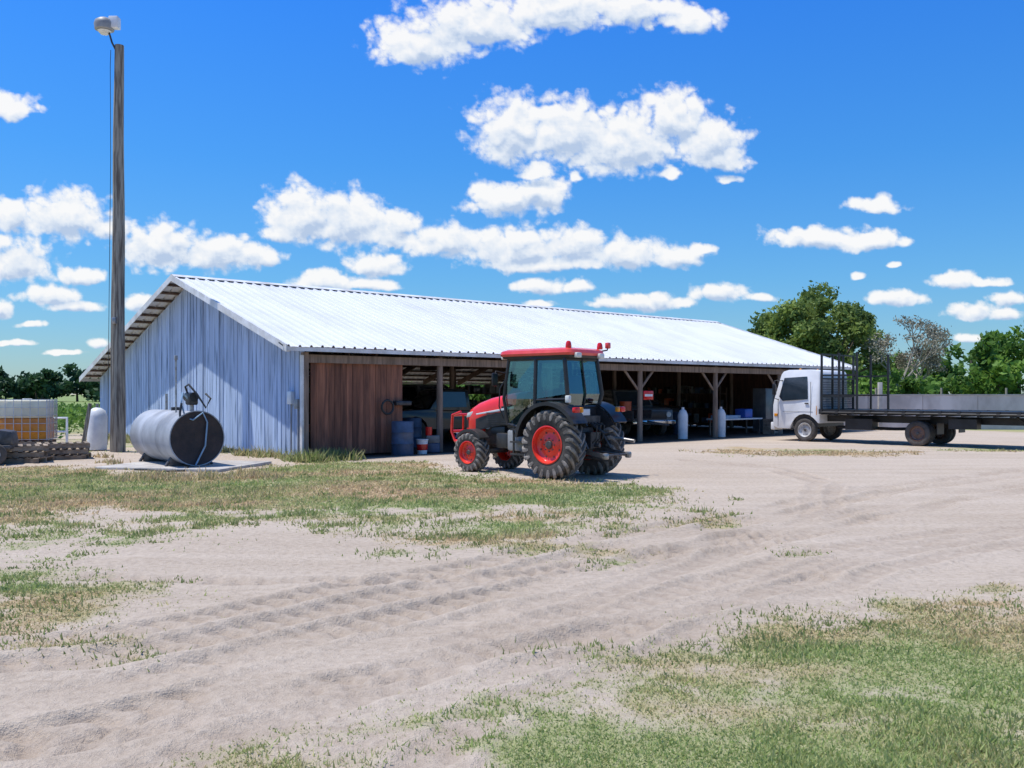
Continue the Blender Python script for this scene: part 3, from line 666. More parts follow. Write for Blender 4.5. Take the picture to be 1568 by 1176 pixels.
def rloft(name,layers,m,parent):
    V=[];Fc=[];n=len(layers[0])
    for l in layers: V+=l
    for i in range(len(layers)-1):
        for k in range(n): k2=(k+1)%n; Fc.append((i*n+k,i*n+k2,(i+1)*n+k2,(i+1)*n+k))
    Fc.append(tuple(range(n))[::-1]); Fc.append(tuple((len(layers)-1)*n+k for k in range(n)))
    return obj(name,V,Fc,m,parent,auto=35)
rloft('cab_roof_base',[rr(.56,0,.86,.54,.12,2.285),rr(.56,0,.88,.56,.12,2.34)],M['black'],trc)
rloft('cab_roof',[rr(.56,0,.9,.57,.14,2.335),rr(.56,0,.92,.59,.15,2.38),rr(.56,0,.9,.57,.15,2.44),rr(.55,0,.8,.5,.14,2.475),rr(.54,0,.55,.33,.12,2.49)],M['redroof'],trc)
for (x,y) in((-.2,.42),(-.25,-.5)):
    lathe('beacon',[(0,.055),(.03,.06),(.1,.05),(.13,.03),(.135,0)],M['lampR'],trc,c=(x,y,2.47),axis='z',seg=16)
for s in(-1,1):
    box('work_lamp_rear',(.08,.15,.1),(-.38,s*.36,2.33),M['lampW'],trc,bevel=.02); box('work_lamp_front',(.06,.14,.08),(1.48,s*.38,2.32),M['lampW'],trc,bevel=.02)
tube('beacon_arm',[(-.2,-.5,2.42),(-.3,-.68,2.46),(-.3,-.7,2.5)],.015,M['black'],trc); box('beacon_arm_lamp',(.09,.09,.12),(-.3,-.7,2.55),M['redroof'],trc,bevel=.02)
for s in(-1,1):
    tube('mirror_arm',[(1.3,s*.5,2.0),(1.4,s*.72,2.05),(1.4,s*.75,1.75)],.012,M['black'],trc); box('mirror',(.04,.16,.26),(1.39,s*.76,1.88),M['black'],trc,bevel=.02)
cyl('exhaust',.035,(1.3,-.42,1.2),(1.32,-.5,2.2),M['metalD'],trc)
box('fuel_tank_left',(.62,.2,.42),(.98,.42,.68),M['grayp'],trc,bevel=.05); box('battery_box',(.3,.2,.3),(1.45,.4,.66),M['black'],trc,bevel=.03)
mb=MB()
for z_ in(.42,.66,.9): mb.box((.36,.2,.03),(.86,.6,z_))
for x_ in(.69,1.03): mb.box((.03,.03,.56),(x_,.6,.66))
mb.build('steps',M['black'],trc)
tube('grab_rail',[(1.36,.54,1.1),(1.42,.6,1.35),(1.4,.6,1.7),(1.34,.54,1.85)],.013,M['black'],trc)
tube('door_handle',[(.58,.6,1.35),(.58,.62,1.5)],.012,M['chrome'],trc)
mb=MB()
for s in(-1,1):
    mb.box((.8,.045,.08),(-.62,s*.36,.5),(0,-.12,0)); mb.tube([(-.25,s*.3,1.12),(-.62,s*.36,.56)],.022,8); mb.tube([(0,s*.28,1.0),(-.3,s*.3,1.15)],.04,8)
    mb.tube([(-.35,s*.18,.5),(-.8,s*.34,.46)],.015,6)
mb.box((.9,.08,.05),(-.45,0,.38)); mb.box((.2,.3,.3),(-.42,0,.72)); mb.tube([(-.35,0,1.05),(-.75,0,.85),(-.95,0,.9)],.025,8); mb.tube([(-.45,0,.62),(-.62,0,.62)],.04,8)
mb.box((.3,.5,.12),(-.3,0,1.12)); mb.tube([(-1.0,-.42,.46),(-1.0,.42,.46)],.022,8)
for k in range(5): mb.tube([(-.38,-.2+.1*k,1.05),(-.46,-.2+.1*k,1.05)],.025,8)
mb.build('rear_linkage',M['metalD'],trc,auto=40)
mb=MB()
for k in range(3): mb.tube([(-.45,-.15+.12*k,1.05),(-.62,-.15+.12*k,1.0),(-.6,-.12+.1*k,.75),(-.45,-.1+.1*k,.6)],.014,6)
mb.build('rear_hoses',M['cable'],trc)
tube('hitch_rod_steel',[(-.6,-.5,.75),(-1.05,-.52,.7)],.035,M['steel'],trc)
for s in(-1,1): box('hitch_ball',(.12,.09,.12),(-1.02,s*.36,.45),M['steel'],trc,bevel=.03)
box('number_plate',(.02,.3,.12),(-.42,.2,1.25),M['wplast'],trc,bevel=.004); box('rear_light_bar',(.1,.08,.14),(-.35,.62,1.5),M['lampW'],trc,bevel=.02)
# ---------------- flatbed truck ----------------
tk=empty('flatbed_truck',(13.1,28.6,0),math.atan2(.72,-.69))
arch=[(3.75+.5*math.cos(a),.45+.5*math.sin(a)) for a in np.linspace(math.pi,0,9)]
cabp=[(3.2,.62),(3.2,2.26),(3.26,2.36),(3.5,2.41),(4.35,2.41),(4.54,2.36),(4.62,2.26),(4.86,1.42),(4.91,1.2),(4.91,.5),(4.72,.42),(4.28,.42)]+[p for p in arch[::-1] if p[1]>.5]+[(3.24,.62)]
prism('cab_body',cabp,-1.0,1.0,M['white'],tk,bevel=.03,taper=lambda x,z:1 if z<1.4 else 1-.06*(z-1.4))
prism('cab_arch_dark',[(3.3,.5),(4.2,.5),(4.2,.92),(3.3,.92)],-.9,.9,M['black'],tk)
for s in(-1,1):
    f=lambda z:1.0 if z<1.4 else (1-.06*(z-1.4))
    W4=[(3.62,1.42),(4.55,1.36),(4.68,1.5),(4.5,2.14),(3.66,2.18)]
    obj('side_window',[(x,s*(f(z)+.004),z) for x,z in W4],[(0,1,2,3,4) if s<0 else (4,3,2,1,0)],M['glassD'],tk)
    obj('side_marker',[(3.3,s*1.004,1.2),(3.32,s*1.004,1.2),(3.32,s*1.004,.9),(3.3,s*1.004,.9)],[(0,1,2,3)],M['lampA'],tk)
    box('door_seam',(.012,.006,1.5),(3.52,s*1.0,1.25),M['black'],tk); box('door_seam_front',(.012,.006,.9),(4.72,s*1.0,.95),M['black'],tk); box('door_seam_low',(1.1,.006,.012),(4.0,s*1.0,1.0),M['grayp'],tk); box('door_handle',(.14,.03,.04),(3.66,s*1.01,1.28),M['black'],tk,bevel=.01)
    tube('mirror_arm',[(4.56,s*.95,2.05),(4.75,s*1.15,2.05),(4.76,s*1.17,1.45),(4.7,s*.99,1.4)],.015,M['black'],tk); box('mirror',(.06,.2,.38),(4.76,s*1.17,1.75),M['black'],tk,bevel=.03)
    box('headlamp',(.04,.34,.16),(4.905,s*.72,.85),M['lampW'],tk,bevel=.02); box('front_marker',(.12,.03,.1),(4.8,s*1.0,.88),M['lampA'],tk,bevel=.01)
    cyl('step',.03,(4.2,s*.9,.42),(4.6,s*.9,.42),M['black'],tk)
obj('windscreen',[(4.865,-.88,1.45),(4.865,.88,1.45),(4.655,.84,2.2),(4.655,-.84,2.2)],[(0,1,2,3)],M['glassD'],tk)
box('bumper',(.14,1.98,.26),(4.94,0,.5),M['white'],tk,bevel=.03); box('front_grille',(.03,1.0,.16),(4.915,0,.86),M['black'],tk,bevel=.01)
for y in(-.6,.6): lathe('roof_marker',[(0,.05),(.05,.03),(.06,0)],M['lampA'],tk,c=(4.1,y,2.41),axis='z',seg=10)
M['truckrim']=mat('truck_wheel_rust',(.2,.11,.08),(.08,.055,.045),6,.5,.3)
M['rimw']=mat('truck_wheel_white',(.6,.6,.6),(.35,.33,.3),6,.45)
wheel('front_wheel_left',.39,.23,.23,(3.75,.87,.39),tk,1,M['rimw']); wheel('front_wheel_right',.39,.23,.23,(3.75,-.87,.39),tk,-1,M['rimw'])
for s in(-1,1):
    wheel('rear_wheel_out',.39,.22,.23,(0,s*.93,.39),tk,s,M['truckrim']); wheel('rear_wheel_in',.39,.22,.23,(0,s*.67,.39),tk,s,M['truckrim'])
M['bedblk']=mat('flatbed_black_steel',(.03,.03,.032),(.018,.017,.016),4,.45,.2)
mb=MB()
for s in(-1,1): mb.box((7.0,.08,.2),(.2,s*.42,.78)); mb.box((6.4,.06,.13),(-.1,s*1.16,1.02)); mb.tube([(-3.3,s*1.2,1.0),(3.1,s*1.2,1.0)],.025,6)
mb.box((6.4,2.28,.04),(-.1,0,1.05)); mb.box((.08,2.36,.16),(3.1,0,1.02)); mb.box((.1,2.36,.2),(-3.3,0,1.0))
for k in range(15): mb.box((.05,2.26,.1),(-3.1+.44*k,0,.97))
for k in range(12):
    for s in(-1,1): mb.box((.1,.03,.14),(-2.9+.54*k,s*1.205,1.02))
mb.box((.15,.9,.15),(0,0,.42)); mb.tube([(0,-.8,.39),(0,.8,.39)],.08,8)
mb.box((.9,.4,.36),(1.9,.72,.62)); mb.box((.8,.35,.3),(-1.3,.8,.7)); mb.tube([(2.9,.3,.5),(1.0,.3,.48),(.3,.2,.5)],.05,8)
for s in(-1,1):
    mb.tube([(-3.3,s*1.1,.95),(-3.55,s*1.1,.6),(-3.4,s*1.1,.45)],.035,8); mb.tube([(-2.7,s*.8,.95),(-3.4,s*.9,.45)],.03,8)
mb.tube([(-3.4,-1.1,.45),(-3.4,1.1,.45)],.04,8)
for s in(-1,1): mb.box((.7,.02,.06),(0,s*.93,.84)); mb.box((.02,.5,.34),(-.62,s*.85,.55))
mb.build('flatbed',M['bedblk'],tk,auto=40)
mb=MB()
for y in(-1.12,-.38,.38,1.12): mb.box((.06,.06,1.85),(3.06,y,2.0))
for z_ in(1.5,2.1,2.9): mb.box((.05,2.24,.05),(3.06,0,z_))
for k in range(28): mb.tube([(3.06,-1.1+.08*k,1.1),(3.06,-1.1+.08*k,2.1)],.008,4)
for k in range(12): mb.tube([(3.06,-1.1,1.1+.08*k),(3.06,1.1,1.1+.08*k)],.008,4)
for s in(-1,1):
    mb.box((.06,.06,1.85),(1.85,s*1.14,2.0)); mb.box((.06,.06,1.85),(2.45,s*1.14,2.0)); mb.box((1.2,.04,.05),(2.45,s*1.14,1.55)); mb.box((1.2,.04,.05),(2.45,s*1.14,2.2))
mb.build('headache_rack',M['bedblk'],tk)
# ---------------- vehicles inside the barn ----------------
def pickup(name,x,y,rot,m,scale=1):
    p=W(x,y); e=empty(name,(p[0],p[1],0),rot); e.scale=(scale,)*3
    bodyp=[(-2.3,.55),(-2.35,1.05),(.75,1.05),(.8,1.12),(2.05,1.06),(2.25,.98),(2.3,.55),(1.95,.5)]+[(1.45+.45*math.cos(a),.45+.45*math.sin(a)) for a in np.linspace(.1,math.pi-.1,7)]+[(-.9,.5)]+[(-1.35+.45*math.cos(a),.45+.45*math.sin(a)) for a in np.linspace(.1,math.pi-.1,7)]
    prism('body',bodyp,-.88,.88,m,e,bevel=.03)
    prism('cab',[(-.55,1.05),(-.5,1.7),(-.4,1.76),(.35,1.76),(.5,1.7),(.95,1.08)],-.82,.82,m,e,bevel=.03,taper=lambda x,z:1 if z<1.2 else .9)
    obj('windscreen',[(.935,-.72,1.14),(.935,.72,1.14),(.55,.66,1.68),(.55,-.66,1.68)],[(0,1,2,3)],M['glassD'],e)
    for s in(-1,1): obj('side_glass',[(-.4,s*.815,1.18),(.75,s*.815,1.18),(.42,s*.765,1.66),(-.36,s*.765,1.66)],[(0,1,2,3)],M['glassD'],e)
    box('front_grille',(.05,1.2,.3),(2.29,0,.8),M['black'],e,bevel=.01); box('bumper',(.12,1.8,.18),(2.38,0,.52),M['chrome'],e,bevel=.02)
    for s in(-1,1):
        lathe('headlamp',[(0,0),(.02,.1),(-.02,.11)],M['lampW'],e,c=(2.31,s*.68,.82),axis='x',seg=16)
        wheel('wheel_f',.4,.24,.2,(1.45,s*.78,.4),e,s,M['steel']); wheel('wheel_r',.4,.24,.2,(-1.35,s*.78,.4),e,s,M['steel'])
    return e
dirf=math.atan2(-E2[1],-E2[0])
pickup('utility_vehicle',7.0,3.6,math.radians(212),M['vehD'],scale=1.0)
pickup('pickup_truck',10.2,9.2,dirf+.1,M['vehG'],scale=1.12)
pickup('pickup_truck',16.4,4.2,dirf-.35,M['vehG'],scale=1.0)
pickup('pickup_truck',19.6,6.5,dirf-.1,M['vehD'],scale=1.0)
def put(x,y): p=W(x,y); return (p[0],p[1],0)
ut=empty('utility_trailer',put(13.9,2.6),dirf+.25)
mb=MB()
mb.box((2.6,1.5,.06),(0,0,.66)); mb.tube([(1.3,.4,.6),(2.3,0,.5),(1.3,-.4,.6)],.035,6)
for s in(-1,1):
    mb.box((2.6,.04,.28),(0,s*.75,.86))
    for k in range(5): mb.box((.05,.06,.34),(-1.25+.62*k,s*.76,.84))
mb.box((.04,1.5,.28),(-1.3,0,.86)); mb.build('trailer_bed',M['metalD'],ut)
for s in(-1,1): wheel('trailer_wheel',.34,.2,.17,(-.1,s*.92,.34),ut,s,M['rimw'])
for k,(a_,c_) in enumerate(((.5,.2),(-.3,-.3),(-.8,.35))): lathe('trailer_drum',[(0,0),(0,.22),(.62,.22),(.62,0)],(M['orange'],M['barrel'],M['dull'])[k],ut,c=(a_,c_,.7),axis='z',seg=20)
def shelf(x,y,r,w=2.2):
    e=empty('storage_shelf',put(x,y),rz+r); mb=MB()
    for z_ in(.3,.95,1.6): mb.box((w,.5,.04),(0,0,z_))
    for a_ in(-w/2,w/2):
        for c_ in(-.24,.24): mb.box((.05,.05,1.9),(a_,c_,.95))
    mb.build('shelf_frame',M['woodD'],e)
    ks=['barrel','dull','orange','vehG','pallet','vehD','dull','metalD']
    for z_ in(.32,.97,1.62):
        xx=-w/2+.2
        while xx<w/2-.15:
            ww=random.uniform(.14,.36); hh_=random.uniform(.15,.42); kk=random.choice(ks)
            if random.random()<.5: box('stored_box',(ww,.34,hh_),(xx,0,z_+hh_/2),M[kk],e,bevel=.012)
            else: lathe('stored_can',[(0,0),(0,ww*.42),(hh_,ww*.42),(hh_,0)],M[kk],e,c=(xx,0,z_),axis='z',seg=14)
            xx+=ww+.06
shelf(4.6,7.4,0); shelf(12.2,7.5,0,2.6); shelf(22.6,5.0,-math.pi/2); shelf(23.9,8.0,math.pi/2,3)
for (x_,y_,mm) in((4.9,2.4,'barrel'),(5.0,3.1,'barrel'),(11.3,3.2,'vehD'),(11.9,3.6,'orange'),(17.9,2.6,'barrel')):
    e=empty('oil_drum',put(x_,y_)); lathe('drum',[(0,0),(0,.28),(.02,.29),(.28,.285),(.3,.3),(.32,.285),(.58,.285),(.6,.3),(.62,.285),(.86,.29),(.88,.28),(.87,0)],M[mm],e,axis='z',seg=24)
br=empty('barrel',put(2.65,-.38)); lathe('drum',[(0,0),(0,.28),(.02,.29),(.28,.285),(.3,.3),(.32,.285),(.58,.285),(.6,.3),(.62,.285),(.86,.29),(.88,.28),(.87,0)],M['barrel'],br,axis='z',seg=28)
bk=empty('paint_bucket',put(3.3,-.35)); lathe('bucket',[(0,0),(0,.13),(.36,.155),(.37,.17),(.39,.17),(.39,0)],M['wplast'],bk,axis='z',seg=20); lathe('label',[(.1,.139),(.26,.152)],M['lampR'],bk,axis='z',seg=20)
b2=empty('box_stack',put(3.75,-.2)); box('crate',(.4,.35,.25),(0,0,.14),M['barrel'],b2,bevel=.02); box('crate_top',(.35,.3,.2),(0.02,0,.37),M['dull'],b2,bevel=.03); cyl('can',.09,(-.1,0,.47),(-.1,0,.7),M['lampR'],b2)
bg=empty('feed_bag_stack',put(4.85,-.35))
for k in range(5): box('bag',(.6,.42,.12),(random.uniform(-.03,.03),0,.07+.115*k),M['blueP'] if k%2 else M['wplast'],bg,bevel=.05,rot=(0,0,random.uniform(-.1,.1)))
for xx in(15.0,17.25,):
    g=empty('gas_cylinder',put(xx,.15)); lathe('cylinder',[(0,0),(0,.17),(.85,.18),(1.0,.12),(1.05,.05),(1.12,.05),(1.12,0)],M['wplast'],g,axis='z',seg=20)
g=empty('work_table',put(19.2,.9),rz); box('table_top',(2.6,.8,.06),(0,0,.62),M['wplast'],g,bevel=.01)
for a_ in(-1.2,1.2):
    for c_ in(-.3,.3): box('leg',(.06,.06,.6),(a_,c_,.3),M['metalD'],g)
box('tub',(.5,.5,.35),(.6,0,.83),M['blueP'],g,bevel=.04); box('sheet_stack',(1.1,.6,.12),(-.6,0,.71),M['bluehose'],g,bevel=.01)
g=empty('storage_cabinet',put(22.2,1.4),rz); box('cabinet',(1.2,.6,1.8),(0,0,.92),M['vehG'],g,bevel=.01); box('cabinet_door',(.57,.02,1.7),(-.3,-.31,.92),M['vehG'],g,bevel=.005); box('cabinet_door_right',(.57,.02,1.7),(.3,-.31,.92),M['vehG'],g,bevel=.005)
g=empty('wood_crate',put(20.9,.3),rz); mb=MB()
for k in range(4): mb.box((.6,.5,.1),(0,0,.08+.14*k),tone=random.uniform(.7,1.1))
for a_ in(-.27,.27): mb.box((.05,.52,.6),(a_,0,.3))
mb.build('slats',M['pallet'],g)
g=empty('warning_sign',put(12.95,.0),rz); box('sign_plate',(.5,.02,.3),(0,0,1.55),M['lampR'],g,bevel=.004); box('sign_stripe',(.4,.01,.08),(0,-.016,1.55),M['wplast'],g)
tube('hose_reel_ring',[(2.4+.18*math.cos(t),-.06,1.25+.18*math.sin(t)) for t in np.linspace(0,6.28,20)],.03,M['cable'],barn)
box('wall_tool',(.5,.2,.12),(2.9,.0,1.35),M['metalD'],barn,bevel=.03)
# ---------------- concrete wall right ----------------
cw=empty('concrete_wall',(22.5,41.0,0),math.radians(-4))
mb=MB()
for k in range(8): mb.box((2.38,.2,1.52),(-7.6+2.4*k,random.uniform(-.01,.01),.76))
mb.build('panels',M['concw'],cw)
box('panel_cap',(19.2,.26,.06),(.8,0,1.55),M['conc'],cw)
prism('ramp_slope',[(3,0),(9,0),(9,.9),(6.5,.75)],-2.2,-.9,M['concw'],cw,bevel=.02)
for k in range(9):
    fo=empty('fence_post',(15+3.4*k,46+.2*k,0)); tube('post',[(0,0,0),(0,0,1.9)],[.07,.06],M['pole'],fo,8)
box('gate_post',(.16,.16,2.1),(16.1,40,1.05),M['conc'],None,bevel=.01)
# ---------------- trees ----------------
def clumps(cs,rs,n,size,flat=.75):
    pts=[]
    for c,r in zip(cs,rs):
        d=rng.normal(size=(n,3)); d/=np.linalg.norm(d,axis=1)[:,None]; rad=r*(.35+.65*rng.random((n,1))**.5)*(1+.2*rng.normal(size=(n,1)))
        p=d*rad; p[:,2]*=flat; pts.append(p+np.array(c))
    return leaves(np.concatenate(pts),size)
def tree(name,x,y,h,cr,leaf,bark,ncl,nleaf,lsize,trunk=.35,th=.3,seed=1,flat=.75,clr=.2):
    rnd=random.Random(seed); e=empty(name,(x,y,0)); mb=MB(); cs=[];rs=[]
    top=Vector((0,0,h*th)); mb.tube([(0,0,-.1),(rnd.uniform(-.2,.2),0,h*th*.5),top],[trunk,trunk*.8,trunk*.65],10)
    for k in range(ncl):
        a=rnd.random()*6.283; rr_=cr*math.sqrt(rnd.random()); z=h*(.38+.62*rnd.random()*math.sqrt(max(0,1-(rr_/cr)**2*.8)))
        z=min(z,h*.95); c=Vector((rr_*math.cos(a),rr_*math.sin(a),z))
        mid=(top+c)/2+Vector((rnd.uniform(-.4,.4),rnd.uniform(-.4,.4),-.1*h*.3))
        if k%2==0 or ncl<30: mb.tube([top-Vector((0,0,rnd.random()*h*.1)),mid,c],[trunk*.32,trunk*.18,.03],6)
        cs.append(tuple(c)); rs.append(cr*clr*rnd.uniform(.6,1.3))
    mb.build('trunk_and_limbs',bark,e)
    fastmesh('foliage',clumps(cs,rs,nleaf,lsize,flat),4,leaf,e)
    return e,cs
tree('oak_tree',21.6,64,9.0,4.4,M['oak'],M['bark'],62,400,.15,.35,.3,3)
tree('oak_tree',18.6,66,8.3,2.6,M['oak'],M['bark'],30,340,.15,.25,.3,5)
def bare(name,x,y,h,seed):
    rnd=random.Random(seed); e=empty(name,(x,y,0)); mb=MB(); tips=[]
    def grow(p,d,l,r,dep):
        q=p+d*l; mb.tube([p,(p+q)/2+Vector((rnd.uniform(-.05,.05)*l,)*3),q],[r,r*.85,r*.65],5)
        if dep==0: tips.append(tuple(q)); return
        for k in range(3 if dep>1 else 4):
            nd=(d+Vector((rnd.uniform(-.75,.75),rnd.uniform(-.75,.75),rnd.uniform(-.25,.45)))).normalized(); grow(q,nd,l*rnd.uniform(.6,.85),r*.6,dep-1)
    grow(Vector((0,0,0)),Vector((0,0,1)),h*.28,.16,5)
    mb.build('branches',M['barkG'],e)
    fastmesh('sparse_moss',clumps(tips,[.4]*len(tips),8,.08),4,M['dryleaf'],e)
bare('bare_tree',25.4,60,7.2,4); bare('bare_tree',27.2,61,5.6,9)
def treeline(name,pts,leaf,nl,ls,seed):
    rnd=random.Random(seed); cs=[];rs=[]; mb=MB()
    for (x,y,h,r) in pts:
        mb.tube([(x,y,0),(x+rnd.uniform(-.3,.3),y,h*.6)],[.25,.12],6)
        for k in range(14):
            a=rnd.random()*6.283; q=r*math.sqrt(rnd.random()); z=h*(.12+.8*rnd.random()*math.sqrt(1-.7*(q/r)**2)); cs.append((x+q*math.cos(a),y+q*math.sin(a),z)); rs.append(r*rnd.uniform(.28,.5))
    e=empty(name); mb.build('trunks',M['bark'],e); fastmesh('foliage',clumps(cs,rs,nl,ls,.8),4,leaf,e); return e
rd=random.Random(5)
P=[]
for k in range(36):
    x=38+k*1.7; y=100+rd.uniform(-6,6)-k*.3
    h=4.8+ (x-40)*.33+rd.uniform(-1,1.2); P.append((x,y,min(h,13.5),rd.uniform(1.8,3.2)))
for k in range(12): P.append((30+k*2.4,112+rd.uniform(-3,3),rd.uniform(4.5,6.5),2.5))
treeline('tree_line',P,M['leafR'],70,.34,2)
P=[(-190+k*4.2+rd.uniform(-1,1),190+rd.uniform(-8,8),rd.uniform(5.8,8.6),rd.uniform(3.2,5)) for k in range(60)]
treeline('distant_tree_line',P,M['leafL'],45,.7,3)
P=[(-14+k*1.6,50+.35*k+rd.uniform(-1,1),rd.uniform(2.2,3.6),rd.uniform(1.2,1.9)) for k in range(26)]
treeline('hedge',P,M['leafR'],50,.2,6)
cs=[]
for r_ in range(9):
    yy=34+r_*3.0
    for k in range(110): cs.append((-52+k*.36+rng.normal()*.05,yy+(-52+k*.36+30)*-.15,.5+.2*rng.random()))
cs=[c for c in cs if c[0]<-14.5-(c[1]-30)*.3]
cr_=empty('crop_rows'); fastmesh('plants',clumps(cs,[.4]*len(cs),30,.09,1.2),4,M['crop'],cr_)
# ---------------- camera ----------------
cam=bpy.data.cameras.new('camera'); co=bpy.data.objects.new('camera',cam); scene.collection.objects.link(co)
co.location=(0,0,HC); co.rotation_euler=(math.pi/2,0,0); cam.sensor_width=36; cam.lens=36*F/1568; cam.shift_y=15/1568; cam.clip_end=9000; cam.clip_start=.05
scene.camera=co
# ---------------- light ----------------
dv=Vector((.88,-.065,-2.4)).normalized()
sun=bpy.data.lights.new('sun','SUN'); sun.energy=5.0; sun.angle=math.radians(.5); sun.color=(1,.955,.88)
so=bpy.data.objects.new('sun',sun); scene.collection.objects.link(so); so.rotation_euler=dv.to_track_quat('-Z','Y').to_euler(); so.location=(0,0,30)
w=bpy.data.worlds.new('World'); scene.world=w; w.use_nodes=True; nt=w.node_tree; N=nt.nodes; L=nt.links
bgn=N['Background']; sky=N.new('ShaderNodeTexSky'); sky.sky_type='NISHITA'; sky.sun_disc=False
sky.sun_elevation=math.asin(-dv.z); sky.sun_rotation=math.atan2(-dv.x,-dv.y); sky.air_density=1.0; sky.dust_density=.2; sky.ozone_density=3
tc=N.new('ShaderNodeTexCoord'); sp=N.new('ShaderNodeSeparateXYZ'); L.new(tc.outputs['Generated'],sp.inputs[0])
gr_=N.new('ShaderNodeValToRGB'); e=gr_.color_ramp.elements; e[0].position=0; e[0].color=(.6,.8,1.0,1); e[1].position=.42; e[1].color=(.12,.48,1.0,1)
for p_,c_ in((.12,(.36,.72,1.0,1)),(.24,(.22,.62,1.0,1)),(.75,(.45,.75,1.0,1))):
    e2=e.new(p_); e2.color=c_
L.new(sp.outputs[2],gr_.inputs[0])
ml=N.new('ShaderNodeVectorMath'); ml.operation='MULTIPLY'; L.new(sky.outputs[0],ml.inputs[0]); L.new(gr_.outputs[0],ml.inputs[1])
gi_=N.new('ShaderNodeMapRange'); gi_.inputs[1].default_value=0; gi_.inputs[2].default_value=.4; gi_.inputs[3].default_value=.98; gi_.inputs[4].default_value=1.95; L.new(sp.outputs[2],gi_.inputs[0])
sc=N.new('ShaderNodeVectorMath'); sc.operation='SCALE'; L.new(ml.outputs[0],sc.inputs[0]); L.new(gi_.outputs[0],sc.inputs['Scale'])
L.new(sc.outputs[0],bgn.inputs[0]); bgn.inputs[1].default_value=.105
w.cycles.sampling_method='MANUAL'; w.cycles.sample_map_resolution=256
# ---------------- clouds on a distant sky dome patch ----------------
CL=[(645,62,80,36),(720,30,110,42),(850,8,110,34),(960,15,80,28),(1055,28,52,20),
(785,195,68,46),(870,195,75,44),(955,218,110,46),(1030,175,52,38),(1085,215,55,38),(1105,245,40,18),(815,258,30,11),(785,300,72,26),(825,290,38,20),(1110,275,20,7),(1022,270,18,9),(885,270,13,11),
(465,325,68,40),(535,335,72,38),(598,345,42,26),(425,352,36,16),
(685,368,72,24),(790,378,90,32),(880,375,60,30),(960,385,75,24),(1030,390,50,16),(830,402,120,13),(1076,380,22,7),
(578,405,44,20),(500,430,54,17),(560,437,55,9),
(100,328,82,36),(18,325,32,22),(175,348,45,18),(250,375,66,34),(330,385,78,26),(402,392,32,16),(25,395,58,32),(120,420,42,13),(80,450,50,17),(115,470,50,9),(0,472,24,14),(5,160,44,17),
(830,438,42,14),(882,440,26,10),(825,466,30,6),(990,463,66,13),(935,466,40,8),(1100,447,44,13),(1165,456,28,7),
(1245,362,80,15),(1340,370,52,15),(1340,314,48,14),(1460,428,44,11),(1515,431,34,7),(1375,458,46,11),(1490,475,44,14),(1545,456,32,11),(1540,480,40,9),(1485,518,24,7),(50,497,25,5),(25,525,34,5),(150,525,20,8),(215,465,26,12),(1310,425,12,6),(1362,407,12,4),(100,540,30,4)]
rc=random.Random(3)
for k in range(16):
    sgn=rc.choice((-1,1)); u=784+sgn*rc.uniform(880,1500); v_=rc.uniform(150,500); s=(600-v_)/450
    for q in range(3): CL.append((u+rc.uniform(-60,60),v_+rc.uniform(-6,6),rc.uniform(30,80)*(.5+s),rc.uniform(12,32)*(.4+s)))
su=np.concatenate([np.arange(-1200,-30,14.0),np.arange(-30,1600,2.2),np.arange(1600,2800,14.0)]); sv=np.arange(-150,596,2.2)
SU,SV=np.meshgrid(su,sv); U=SU.ravel(); Vv=SV.ravel()
wu=(fbm(U/55,Vv/45,4)-.5)*40; wv=(fbm(U/55+50,Vv/45+80,4)-.5)*28
sm=np.clip((620-Vv)/350,.35,1); Uw=U+wu*sm; Vw=Vv+wv*sm
def dist_(u,v):
    best=np.full(u.shape,9.0)
    for cx,cy,rx,ry in CL:
        sel=np.abs(u-cx)<rx*4+40
        dx=(u[sel]-cx)/rx; dy=(v[sel]-(cy+ry*.25)); dy=np.where(dy<0,dy/(ry*1.3),dy/(ry*.85)); best[sel]=np.minimum(best[sel],np.hypot(dx,dy))
    return best
D1=dist_(Uw,Vw); D2=dist_(Uw-7*sm,Vw-20*sm)
bl=fbm(U/26,Vv/22,4,True); bl2=fbm(U/26-.15,(Vv-14)/22,4,True)
dens=D1-(bl-.36)*.85
shade=(D2-D1)*.5+(D2-.55)*.45+(bl-bl2)*.7
arr=np.zeros((len(U),4)); arr[:,0]=np.clip(1.55-dens,0,2)/2; arr[:,1]=np.clip(shade*.5+.5,0,1); arr[:,3]=1
cx_=(U-CU)/F; cz_=(HZ-Vv)/F; dn=np.sqrt(cx_**2+1+cz_**2); Rr=6000
V=np.stack([cx_/dn*Rr,Rr/dn,cz_/dn*Rr+HC],1)
m=bpy.data.materials.new('cloud_sky'); m.use_nodes=True; nt=m.node_tree; N=nt.nodes; L=nt.links; N.remove(N['Principled BSDF'])
at=N.new('ShaderNodeAttribute'); at.attribute_name='cloud'; sp=N.new('ShaderNodeSeparateColor'); L.new(at.outputs['Color'],sp.inputs[0])
tc=N.new('ShaderNodeTexCoord'); nz=N.new('ShaderNodeTexNoise'); nz.inputs['Scale'].default_value=.011; nz.inputs['Detail'].default_value=6; nz.inputs['Roughness'].default_value=.65; L.new(tc.outputs['Object'],nz.inputs['Vector'])
ad=math2('ADD',sp.outputs[0],math2('MULTIPLY',math2('SUBTRACT',nz.outputs[0],.5),.4))
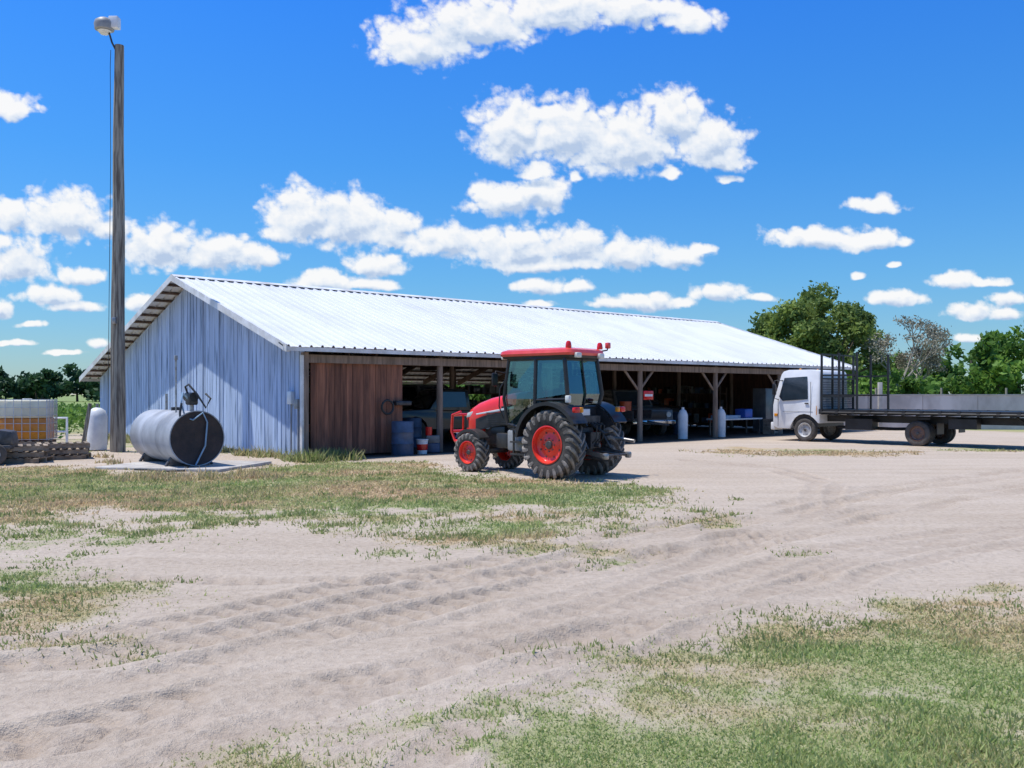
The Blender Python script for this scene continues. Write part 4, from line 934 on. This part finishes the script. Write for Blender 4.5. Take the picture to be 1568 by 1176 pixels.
mr=N.new('ShaderNodeMapRange'); mr.interpolation_type='SMOOTHSTEP'; mr.inputs[1].default_value=.16; mr.inputs[2].default_value=.44; mr.inputs[4].default_value=.97; L.new(ad,mr.inputs[0])
cr=N.new('ShaderNodeValToRGB'); el=cr.color_ramp.elements; el[0].position=.3; el[0].color=(.5,.62,.82,1); el[1].position=.68; el[1].color=(1,1,1,1); e3=el.new(.48); e3.color=(.78,.85,.95,1)
L.new(math2('ADD',sp.outputs[1],math2('MULTIPLY',math2('SUBTRACT',nz.outputs[0],.5),.3)),cr.inputs[0])
em=N.new('ShaderNodeEmission'); L.new(cr.outputs[0],em.inputs[0]); em.inputs[1].default_value=.97
tr_=N.new('ShaderNodeBsdfTransparent'); mxs=N.new('ShaderNodeMixShader'); L.new(mr.outputs[0],mxs.inputs[0]); L.new(tr_.outputs[0],mxs.inputs[1]); L.new(em.outputs[0],mxs.inputs[2]); L.new(mxs.outputs[0],N['Material Output'].inputs[0])
try: m.cycles.emission_sampling='NONE'
except Exception: pass
nx2,ny2=len(su),len(sv); me=bpy.data.meshes.new('sky'); ii=np.arange((ny2-1)*nx2).reshape(ny2-1,nx2)[:,:-1].ravel(); Q=np.stack([ii,ii+1,ii+nx2+1,ii+nx2],1)
kp=(arr[Q,0].max(axis=1)>.01); Q=Q[kp]; used=np.unique(Q); remap=np.full(len(V),-1); remap[used]=np.arange(len(used)); Q=remap[Q].astype(np.int32); V=V[used]; arr=arr[used]
me.vertices.add(len(V)); me.vertices.foreach_set('co',V.astype(np.float32).ravel()); me.loops.add(Q.size); me.loops.foreach_set('vertex_index',Q.ravel()); me.polygons.add(len(Q)); me.polygons.foreach_set('loop_start',np.arange(0,Q.size,4,dtype=np.int32)); me.update(); me.validate()
a=me.attributes.new('cloud','FLOAT_COLOR','POINT'); a.data.foreach_set('color',arr.astype(np.float32).ravel()); me.materials.append(m)
so2=bpy.data.objects.new('sky',me); scene.collection.objects.link(so2)
scene.view_settings.view_transform='Standard'; scene.view_settings.look='None'; scene.view_settings.exposure=0; scene.view_settings.gamma=1
